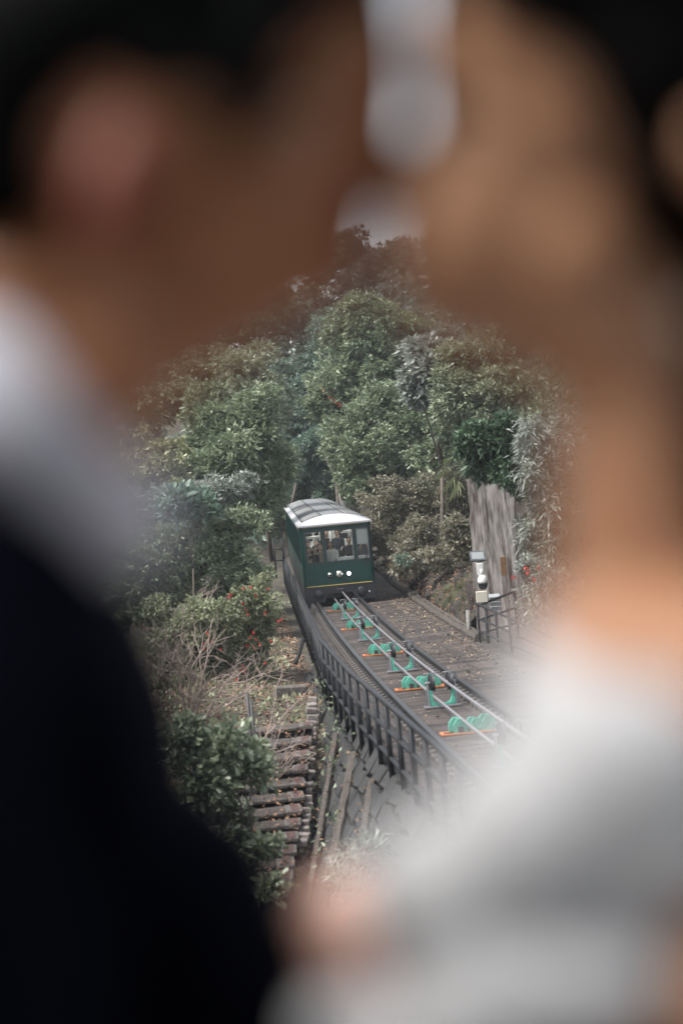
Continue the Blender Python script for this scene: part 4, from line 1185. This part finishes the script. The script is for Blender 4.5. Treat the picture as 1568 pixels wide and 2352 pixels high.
# ground cover and dead leaves
def litter(name, label, pos, size, mt, upright=False):
    n = len(pos)
    if upright: dirs = unit(RNG.normal(size=(n, 3)) * .7 + np.array([0, 0, .8]))
    else: dirs = unit(RNG.normal(size=(n, 3)) * np.array([1, 1, .25]))
    V, Fa = leaf_verts(pos, dirs, size, .55, droop=.1)
    o = np_mesh(name, V, Fa, mt); tag(o, label, kind='stuff'); o['category'] = 'leaves'; return o
def on_ground(n, o0, o1, d0, d1, lift=.02):
    d = RNG.uniform(d0, d1, n); o = RNG.uniform(o0, o1, n)
    z = ground_off(o, d); x = o + np.polyval(XC, d)
    return np.stack([x, d, z + lift], -1)
def on_deck(n, o0, o1, d0, d1):
    d = RNG.uniform(d0, d1, n); o = RNG.uniform(o0, o1, n)
    p = [tr(a, b, .012) for a, b in zip(d, o)]
    return np.array([tuple(q) for q in p])
litter('leaf_litter', 'brown dry leaves strewn over the soil beside the railing', on_ground(9000, -6, -1.75, 28, 66), .10, M_litter)
litter('leaf_litter', 'pale dry leaves and twigs over the soil beside the railing', on_ground(6000, -6, -1.75, 30, 62), .10, M_litter2)
litter('weeds', 'low green weeds growing through the dry leaves', on_ground(5000, -6, -2.2, 34, 60)[vnoise(np.arange(5000), np.arange(5000) * .37, 9) > -.1], .12, LF['shrub'], True)
litter('deck_leaves', 'dry leaves scattered on the timber deck', np.concatenate([on_deck(700, .9, 2.4, 36, 66), on_deck(500, -1.3, 2.4, 18, 66), on_deck(500, 1.7, 2.4, 40, 62)]), .075, M_litter2)
st = []
for k in range(420):
    t = RNG.uniform(0, 1); p = at(690 - 50 * t + RNG.uniform(-90, 28), 1668 + 382 * t, 34.4 - 8.8 * t); st.append((p.x, p.y + RNG.uniform(0, .5), p.z + .03))
litter('step_leaves', 'dry leaves lying on the steps beside the wall', np.array(st), .08, M_litter)
pv_ = []
for (ax, ay, ad, bx, by, bd) in [(731, 1630, 37.2, 688, 2015, 29.2), (772, 1690, 33.2, 705, 2090, 26.6), (813, 1736, 30.4, 735, 2125, 24.6), (856, 1797, 27.6, 815, 2040, 23.6)]:
    a_, b_ = np.array(at(ax, ay, ad)), np.array(at(bx, by, bd))
    for k in range(70): pv_.append(a_ + (b_ - a_) * RNG.uniform(0, 1) + RNG.normal(size=3) * np.array([.07, .1, .07]))
litter('prop_creeper', 'brown and green creeper leaves clinging to the raking props', np.array(pv_), .085, M_litter)
rl = RF[RNG.integers(2, 33, 2600), RNG.integers(0, RF.shape[1] - 1, 2600)] + np.array([-.03, 0, .03])
litter('rock_leaves', 'dry leaves and moss lying on the rocks of the cut', rl, .09, M_litter)
wi = []
for k in range(16):
    d = RNG.uniform(25, 40); h = RNG.uniform(foot(d), -.3); c = np.array(tuple(tr(d, -1.52 + h * .65, h)))
    wi.append(c + RNG.normal(size=(26, 3)) * np.array([.08, .3, .3]))
litter('wall_ivy', 'sprigs of ivy and weeds growing on the stone wall', np.concatenate(wi), .10, LF['mid'], True)

# ================================================================== THE PLATFORM WHERE THE COUPLE STANDS
FZ = 8.5
M_plat = mat('platform_concrete', (.30, .29, .28), .85, var=.2, scale=3, bump=.2)
M_ceil = mat('shade_canopy_paint', (.22, .21, .20), .8, var=.1, scale=3)
mb = MB(); mb.box((-.65, -.98, FZ - .12), (5.1, 5.06, .24))
plat = mb.build('platform', M_plat); tag(plat, 'concrete platform floor under the couple', kind='structure')
for i, (c, s) in enumerate([((-.65, -3.45, FZ + 1.35), (5.1, .16, 2.69)), ((-.65, -1.52, FZ + 2.81), (5.5, 4.16, .2)), ((-.65, 1.47, FZ + .40), (5.1, .10, .79)),
                            ((-3.1, 1.3, FZ + 1.35), (.16, .16, 2.69)), ((1.8, 1.3, FZ + 1.35), (.16, .16, 2.69)), ((-3.1, -.9, FZ - 3.4), (.4, .4, 6.3)), ((1.7, -.9, FZ - 3.4), (.4, .4, 6.3))]):
    mb = MB(); mb.box(c, s); mb.build(['unseen_shade_wall', 'unseen_shade_canopy', 'parapet', 'column', 'column', 'pile', 'pile'][i], M_ceil if i == 1 else M_plat, plat)  # canopy and rear wall are unseen, added to shade the couple

# ================================================================== THE COUPLE (far out of focus, a metre from the lens)
def g(px, py, y=0.0, d=1.0):
    p = at(px, py, d); p.y += y; return p
K = 1 / FOC
def E(px, py, rx, ry, ty, y=0.0, d=1.0, rot=None):
    r = (rx * K * d, ty, ry * K * d)
    return ('e', g(px, py, y, d), r, rot) if rot else ('e', g(px, py, y, d), r)
def Cp(ax, ay, ar, bx, by, br, sq=1.0, y=0.0, d=1.0):
    return ('c', g(ax, ay, y, d), ar * K * d, g(bx, by, y, d), br * K * d, sq)
tilt = lambda a: Euler((0, math.radians(a), 0))
M_skinA = mat('groom_skin', (.33, .135, .06), .5, var=.08, scale=12, sss=.15)
M_skinB = mat('bride_skin', (.45, .225, .123), .5, var=.06, scale=12, sss=.15)
M_ear = mat('flushed_ear_skin', (.21, .05, .027), .5, var=.08, scale=20, sss=.2)
M_lip = mat('lip_skin', (.30, .07, .06), .4, var=.1, scale=20)
M_suit = mat('navy_wool', (.0025, .003, .0065), .95, var=.2, scale=60, spec=.03)
M_shirt = mat('white_shirt_cotton', (.48, .48, .54), .85, var=.04, scale=40)
M_dress = mat('white_dress_fabric', (.54, .54, .55), .85, var=.04, scale=30)
M_hairA = mat('groom_hair', (.003, .0035, .004), .75, var=.3, scale=60, spec=.06)
M_hairB = mat('bride_hair', (.0035, .003, .003), .75, var=.3, scale=60, spec=.06)

# ---- groom
gr = group_at('person', Vector((-.25, 1.03, FZ)), 'person in dark navy suit and white collar, face turned to the other, blurred by closeness', 'person')
V3 = lambda *a: Vector(a)
gbody = [
    E(330, 235, 415, 385, .074), E(610, 400, 195, 300, .060), E(680, 200, 190, 260, .058), E(80, 700, 300, 190, .07), E(200, 860, 190, 190, .07),
    E(760, 120, 185, 330, .055), Cp(830, 200, 60, 890, 365, 60, .5), E(880, 385, 85, 85, .02), Cp(832, 470, 58, 720, 480, 90, .7), Cp(822, 545, 55, 710, 560, 85, .8), E(720, 480, 110, 170, .05),
    E(762, 628, 90, 80, .03), Cp(715, 625, 92, 330, 790, 150, 1.3), Cp(700, 600, 110, 480, 720, 110, 1.2), E(470, 560, 230, 190, .062),
    Cp(300, 620, 230, 110, 960, 225, 1.0), E(640, 330, 60, 40, .066),
    # ears
    E(300, 480, 75, 150, .014, -.083, rot=tilt(15)), E(285, 500, 60, 110, .02, -.078), E(300, 480, 75, 150, .012, .083, rot=tilt(15)),
    # trunk and legs under the clothes
    ('e', V3(-.24, 1.03, 9.76), (.125, .18, .20)), ('e', V3(-.25, 1.03, 9.48), (.11, .155, .24)), ('e', V3(-.26, 1.03, 9.27), (.12, .165, .14)),
    ('c', V3(-.23, .87, 9.90), .065, V3(-.23, 1.19, 9.90), .065), ('c', V3(-.20, 1.0, 9.98), .06, V3(-.23, 1.02, 9.80), .08),
    ('c', V3(-.26, .94, 9.25), .085, V3(-.25, .94, 8.62), .045), ('c', V3(-.26, 1.12, 9.25), .085, V3(-.25, 1.12, 8.62), .045),
    ('c', V3(-.23, .84, 9.88), .052, V3(-.21, .82, 9.60), .042), ('c', V3(-.21, .82, 9.60), .040, V3(-.03, .93, 9.52), .030),
    ('c', V3(-.23, 1.22, 9.88), .052, V3(-.18, 1.25, 9.60), .042), ('c', V3(-.18, 1.25, 9.60), .040, V3(.02, 1.22, 9.52), .030)]
# both hands: palm, four fingers, thumb
def hand_parts(wr, fw, up, side, sc=1.0, curl=.5):
    wr, fw, up, side = Vector(wr), Vector(fw).normalized(), Vector(up).normalized(), Vector(side).normalized()
    P = [('c', wr, .026 * sc, wr + fw * .075 * sc, .030 * sc)]
    for k, (L, o) in enumerate([(.068, -.030), (.078, -.010), (.073, .010), (.056, .028)]):
        a = wr + fw * .082 * sc + side * o * sc
        b = a + (fw * .75 - up * curl) .normalized() * L * .5 * sc; c = b + (fw * .25 - up * (curl + .5)).normalized() * L * .5 * sc
        P += [('c', a, .0105 * sc, b, .0095 * sc), ('c', b, .0095 * sc, c, .008 * sc)]
    a = wr + fw * .025 * sc - side * .028 * sc; b = a + (fw * .6 - side * .6 - up * .2).normalized() * .036 * sc; c = b + (fw * .9 - up * .4).normalized() * .028 * sc
    P += [('c', a, .013 * sc, b, .011 * sc), ('c', b, .011 * sc, c, .0085 * sc)]
    return P
gbody += hand_parts((-.02, .935, 9.515), (1, .3, -.1), (0, -.3, 1), (0, 1, 0))
gbody += hand_parts((.03, 1.22, 9.515), (1, -.4, -.05), (0, .3, 1), (0, -1, 0))
ear_c = g(300, 480, -.083)
me = blob_mesh('body', gbody, .0065, 5)
adopt(mesh_obj('body', me, [M_skinA, M_ear, M_lip], None, lambda c: np.where((c[:, 1] < .935) & (np.hypot((c[:, 0] - ear_c.x) / .028, (c[:, 2] - ear_c.z) / .045) < 1), 1, np.where((c[:, 0] > g(770, 500).x) & (np.abs(c[:, 2] - g(770, 508).z) < .016) & (np.abs(c[:, 1] - 1) < .02), 2, 0))), gr)
ghair = [E(300, 20, 440, 300, .088), E(-40, 260, 330, 340, .084), E(120, 120, 400, 330, .086), E(720, -70, 215, 235, .084), E(590, 240, 85, 190, .079), E(640, 100, 120, 130, .078), E(560, 160, 150, 190, .074), E(-20, 420, 220, 230, .083), E(545, 330, 52, 120, .074), E(400, 220, 240, 120, .084)]
adopt(mesh_obj('hair', blob_mesh('hair', ghair, .008, 3), M_hairA), gr)
# eyes and brow on the visible side
for px, py, rx, ry, mt, nm in [(700, 300, 34, 16, M_camw, 'eye'), (690, 255, 60, 13, M_hairA, 'eyebrow')]:
    adopt(mesh_obj(nm, blob_mesh(nm, [E(px, py, rx, ry, .012, -.052)], .004, 0), mt), gr)
# collar and shirt front, jacket, trousers, shoes
collar = []
for t in np.linspace(0, 1, 12):
    for s in (-1, 1):
        yy = s * (.072 * math.sin(math.pi * (.12 + .80 * t)) + .004)
        collar.append(('e', g(-60 + 330 * t, 770 + 440 * t, yy), (.030, .014, .034), tilt(45)))
collar += [E(190, 1110, 80, 120, .05), E(90, 990, 130, 110, .06), E(235, 1220, 60, 80, .03)]
adopt(mesh_obj('shirt', blob_mesh('shirt', collar, .008, 4), M_shirt), gr)
jk = [('e', V3(-.245, 1.03, 9.765), (.152, .205, .21)), ('e', V3(-.245, 1.03, 9.56), (.145, .18, .26)), ('e', V3(-.255, 1.03, 9.30), (.15, .19, .20)),
      ('c', V3(-.235, .85, 9.90), .082, V3(-.235, 1.21, 9.90), .082), ('e', V3(-.28, 1.03, 9.93), (.10, .16, .07)),
      ('c', V3(-.225, .84, 9.885), .078, V3(-.20, .82, 9.60), .062), ('c', V3(-.20, .82, 9.60), .060, V3(-.055, .92, 9.53), .044),
      ('c', V3(-.225, 1.22, 9.885), .078, V3(-.18, 1.25, 9.60), .062), ('c', V3(-.18, 1.25, 9.60), .060, V3(-.01, 1.23, 9.53), .044),
      E(500, 2150, 190, 330, .10), E(330, 1750, 125, 330, .12), E(620, 2280, 120, 200, .08), E(40, 1340, 230, 270, .13), E(200, 1510, 180, 200, .12), E(-60, 1180, 150, 200, .14)]
adopt(mesh_obj('jacket', blob_mesh('jacket', jk, .010, 5), M_suit), gr)
for y, s in ((.94, 0), (1.12, 1)):
    adopt(mesh_obj('trouser_leg', blob_mesh('trouser_leg', [('c', V3(-.26, y, 9.25), .10, V3(-.25, y, 8.60), .075)], .015, 3), M_suit), gr)
    adopt(mesh_obj('shoe', blob_mesh('shoe', [('e', V3(-.20, y, FZ + .045), (.14, .048, .045)), ('e', V3(-.27, y, FZ + .06), (.06, .045, .055))], .010, 2), M_black), gr)

# ---- bride
br = group_at('person', Vector((.24, 1.06, FZ)), 'person in white dress with dark pinned-up hair, facing the suited one, blurred by closeness', 'person')
bbody = [
    E(1420, 170, 400, 400, .072), E(1150, 450, 205, 330, .060), E(1112, 150, 165, 330, .056), E(1054, 560, 180, 250, .055),
    Cp(1050, 250, 62, 940, 405, 58, .5), E(960, 425, 90, 85, .02), E(1030, 440, 130, 130, .045), Cp(965, 505, 48, 1050, 510, 80, .7), Cp(965, 570, 48, 1060, 580, 80, .8),
    E(985, 675, 90, 85, .03), Cp(1015, 665, 90, 1380, 790, 165, 1.3), E(1280, 600, 190, 190, .062),
    Cp(1440, 760, 190, 1465, 1350, 195, .9), E(1560, 420, 40, 90, .014, -.096, rot=tilt(-12)), E(1560, 420, 30, 50, .03, -.07), E(1500, 470, 60, 110, .012, .078, rot=tilt(-12)), E(1110, 330, 50, 36, .066),
    # chest, trunk, legs
    E(1430, 1480, 230, 150, .13, .03), ('e', V3(.19, 1.05, 9.74), (.12, .16, .17)), ('e', V3(.22, 1.06, 9.50), (.095, .13, .22)), ('e', V3(.24, 1.06, 9.28), (.13, .165, .16)),
    ('c', V3(.185, .92, 9.86), .050, V3(.185, 1.19, 9.86), .050),
    ('c', V3(.24, .98, 9.25), .085, V3(.24, .98, 8.60), .04), ('c', V3(.24, 1.14, 9.25), .085, V3(.24, 1.14, 8.60), .04),
    ('c', V3(.185, .90, 9.85), .045, g(1620, 2240, 0, .90), .034), ('c', g(1620, 2260, 0, .90), .030, g(930, 2370, 0, 1.0), .022), ('c', g(930, 2370, 0, 1.0), .022, g(880, 2290, 0, 1.16), .022), ('c', V3(.185, 1.20, 9.85), .045, V3(.20, 1.26, 9.60), .04), ('c', V3(.20, 1.26, 9.60), .038, V3(-.02, 1.24, 9.55), .028),
    E(1640, 2270, 130, 130, .05, 0, .88)]
bbody += hand_parts(g(880, 2290, 0, 1.16), (-.25, .75, .62), (-.7, -.3, .5), (.9, .2, .3), .95, .9)
bbody += hand_parts((-.03, 1.24, 9.55), (-1, 0, .2), (-.2, 0, 1), (0, 1, 0), .9, .4)
me = blob_mesh('body', bbody, .0065, 5)
lipz = g(970, 535).z
adopt(mesh_obj('body', me, [M_skinB, M_lip, mat('lit_hand_skin', (.78, .47, .37), .5, var=.06, scale=20, sss=.15)], None, lambda c: np.where((c[:, 2] < 9.8) & (c[:, 0] < .06), 2, ((c[:, 0] < g(1010, 535).x) & (np.abs(c[:, 2] - lipz) < .016) & (np.abs(c[:, 1] - 1) < .02)).astype(int))), br)  # hand gets a paler skin colour standing in for skylight on it
bhair = [E(1420, -60, 370, 310, .102), E(1240, -10, 180, 190, .094), E(1390, 220, 130, 210, .095), E(1455, 430, 65, 170, .090), E(1660, 260, 220, 300, .088), E(1500, 190, 180, 230, .092), E(1425, 390, 50, 130, .084), E(1330, 130, 150, 150, .088), E(1100, -50, 140, 180, .080), E(1210, 60, 120, 130, .090), E(1430, 250, 75, 170, .080), E(1530, 120, 200, 220, .084), E(1270, 100, 130, 110, .072), E(1670, 640, 120, 180, .07), E(1685, 930, 130, 380, .06)]
adopt(mesh_obj('hair', blob_mesh('hair', bhair, .008, 3), M_hairB), br)
for px, py, rx, ry, mt, nm in [(1085, 320, 32, 14, M_camw, 'eye'), (1100, 275, 58, 11, M_hairB, 'eyebrow')]:
    adopt(mesh_obj(nm, blob_mesh(nm, [E(px, py, rx, ry, .012, -.052)], .004, 0), mt), br)
adopt(mesh_obj('earring', blob_mesh('earring', [E(1515, 700, 10, 10, .004, -.085), E(1515, 770, 18, 50, .006, -.085)], .003, 1), mat('pearl', (.30, .28, .26), .4)), br)
dr = [E(1430, 1700, 285, 205, .10, -.02, .96), E(1215, 1875, 225, 200, .085, -.02, .95), E(1025, 2000, 175, 135, .07, -.02, .95), E(1480, 1850, 260, 220, .10, -.02, .96), E(1260, 1960, 260, 130, .085, -.02, .96),
      E(1285, 1555, 130, 130, .08), E(1560, 1690, 150, 100, .14), E(965, 2035, 150, 150, .07, 0, .97), E(1010, 2160, 170, 160, .08, .02, 1.0), E(1250, 2180, 240, 170, .09, .02, 1.0), E(1180, 2270, 230, 130, .06, 0, .89), E(1400, 2230, 130, 110, .06, 0, .89),
      ('e', V3(.20, 1.08, 9.72), (.15, .18, .17)), ('e', V3(.225, 1.08, 9.52), (.125, .155, .22)), ('e', V3(.24, 1.08, 9.30), (.16, .19, .15)), ('e', V3(.13, 1.1, 9.66), (.10, .12, .10)),
      ('c', V3(.185, 1.19, 9.84), .075, V3(.20, 1.26, 9.62), .065)]
adopt(mesh_obj('dress', blob_mesh('dress', dr, .010, 6), M_dress), br)
cuff = [E(780, 2360, 95, 75, .035, 0, .90), E(1040, 2345, 140, 100, .05, 0, .89), E(900, 2400, 120, 80, .045, 0, .90), E(1250, 2330, 160, 90, .045, 0, .91)]
adopt(mesh_obj('sleeve_cuff', blob_mesh('sleeve_cuff', cuff, .008, 4), M_dress), br)
# skirt down to the floor, gently pleated
V, Fs = [], []; n = 64; lv = 14
for j in range(lv + 1):
    t = j / lv; z = 9.36 - (9.36 - FZ - .01) * t; r = .15 + .20 * t ** 1.3
    for i in range(n):
        a = 2 * math.pi * i / n; rr = r * (1 + .09 * t * math.sin(a * 11))
        V.append((.26 + .14 * t + rr * math.cos(a), 1.08 + (rr * 1.05) * math.sin(a), z))
for j in range(lv):
    for i in range(n): Fs.append((j * n + i, j * n + (i + 1) % n, (j + 1) * n + (i + 1) % n, (j + 1) * n + i))
mb = MB(); mb.add(V, Fs, 0, True); adopt(mb.build('skirt', M_dress), br)

# ================================================================== HAZE IN THE AIR OF THE GULLY
mb = MB(); mb.box((0, 60, 22), (180, 300, 70))
hz = mb.build('haze', [])
hm = bpy.data.materials.new('thin_haze'); hm.use_nodes = True
hn = hm.node_tree.nodes; hn.remove(hn['Principled BSDF'])
pv = hn.new('ShaderNodeVolumePrincipled'); pv.inputs['Color'].default_value = (.86, .90, .95, 1); pv.inputs['Density'].default_value = .00036
hm.node_tree.links.new(pv.outputs[0], hn['Material Output'].inputs['Volume'])
hz.data.materials.append(hm)
tag(hz, kind='stuff', label='thin pale haze filling the air of the wooded gully')
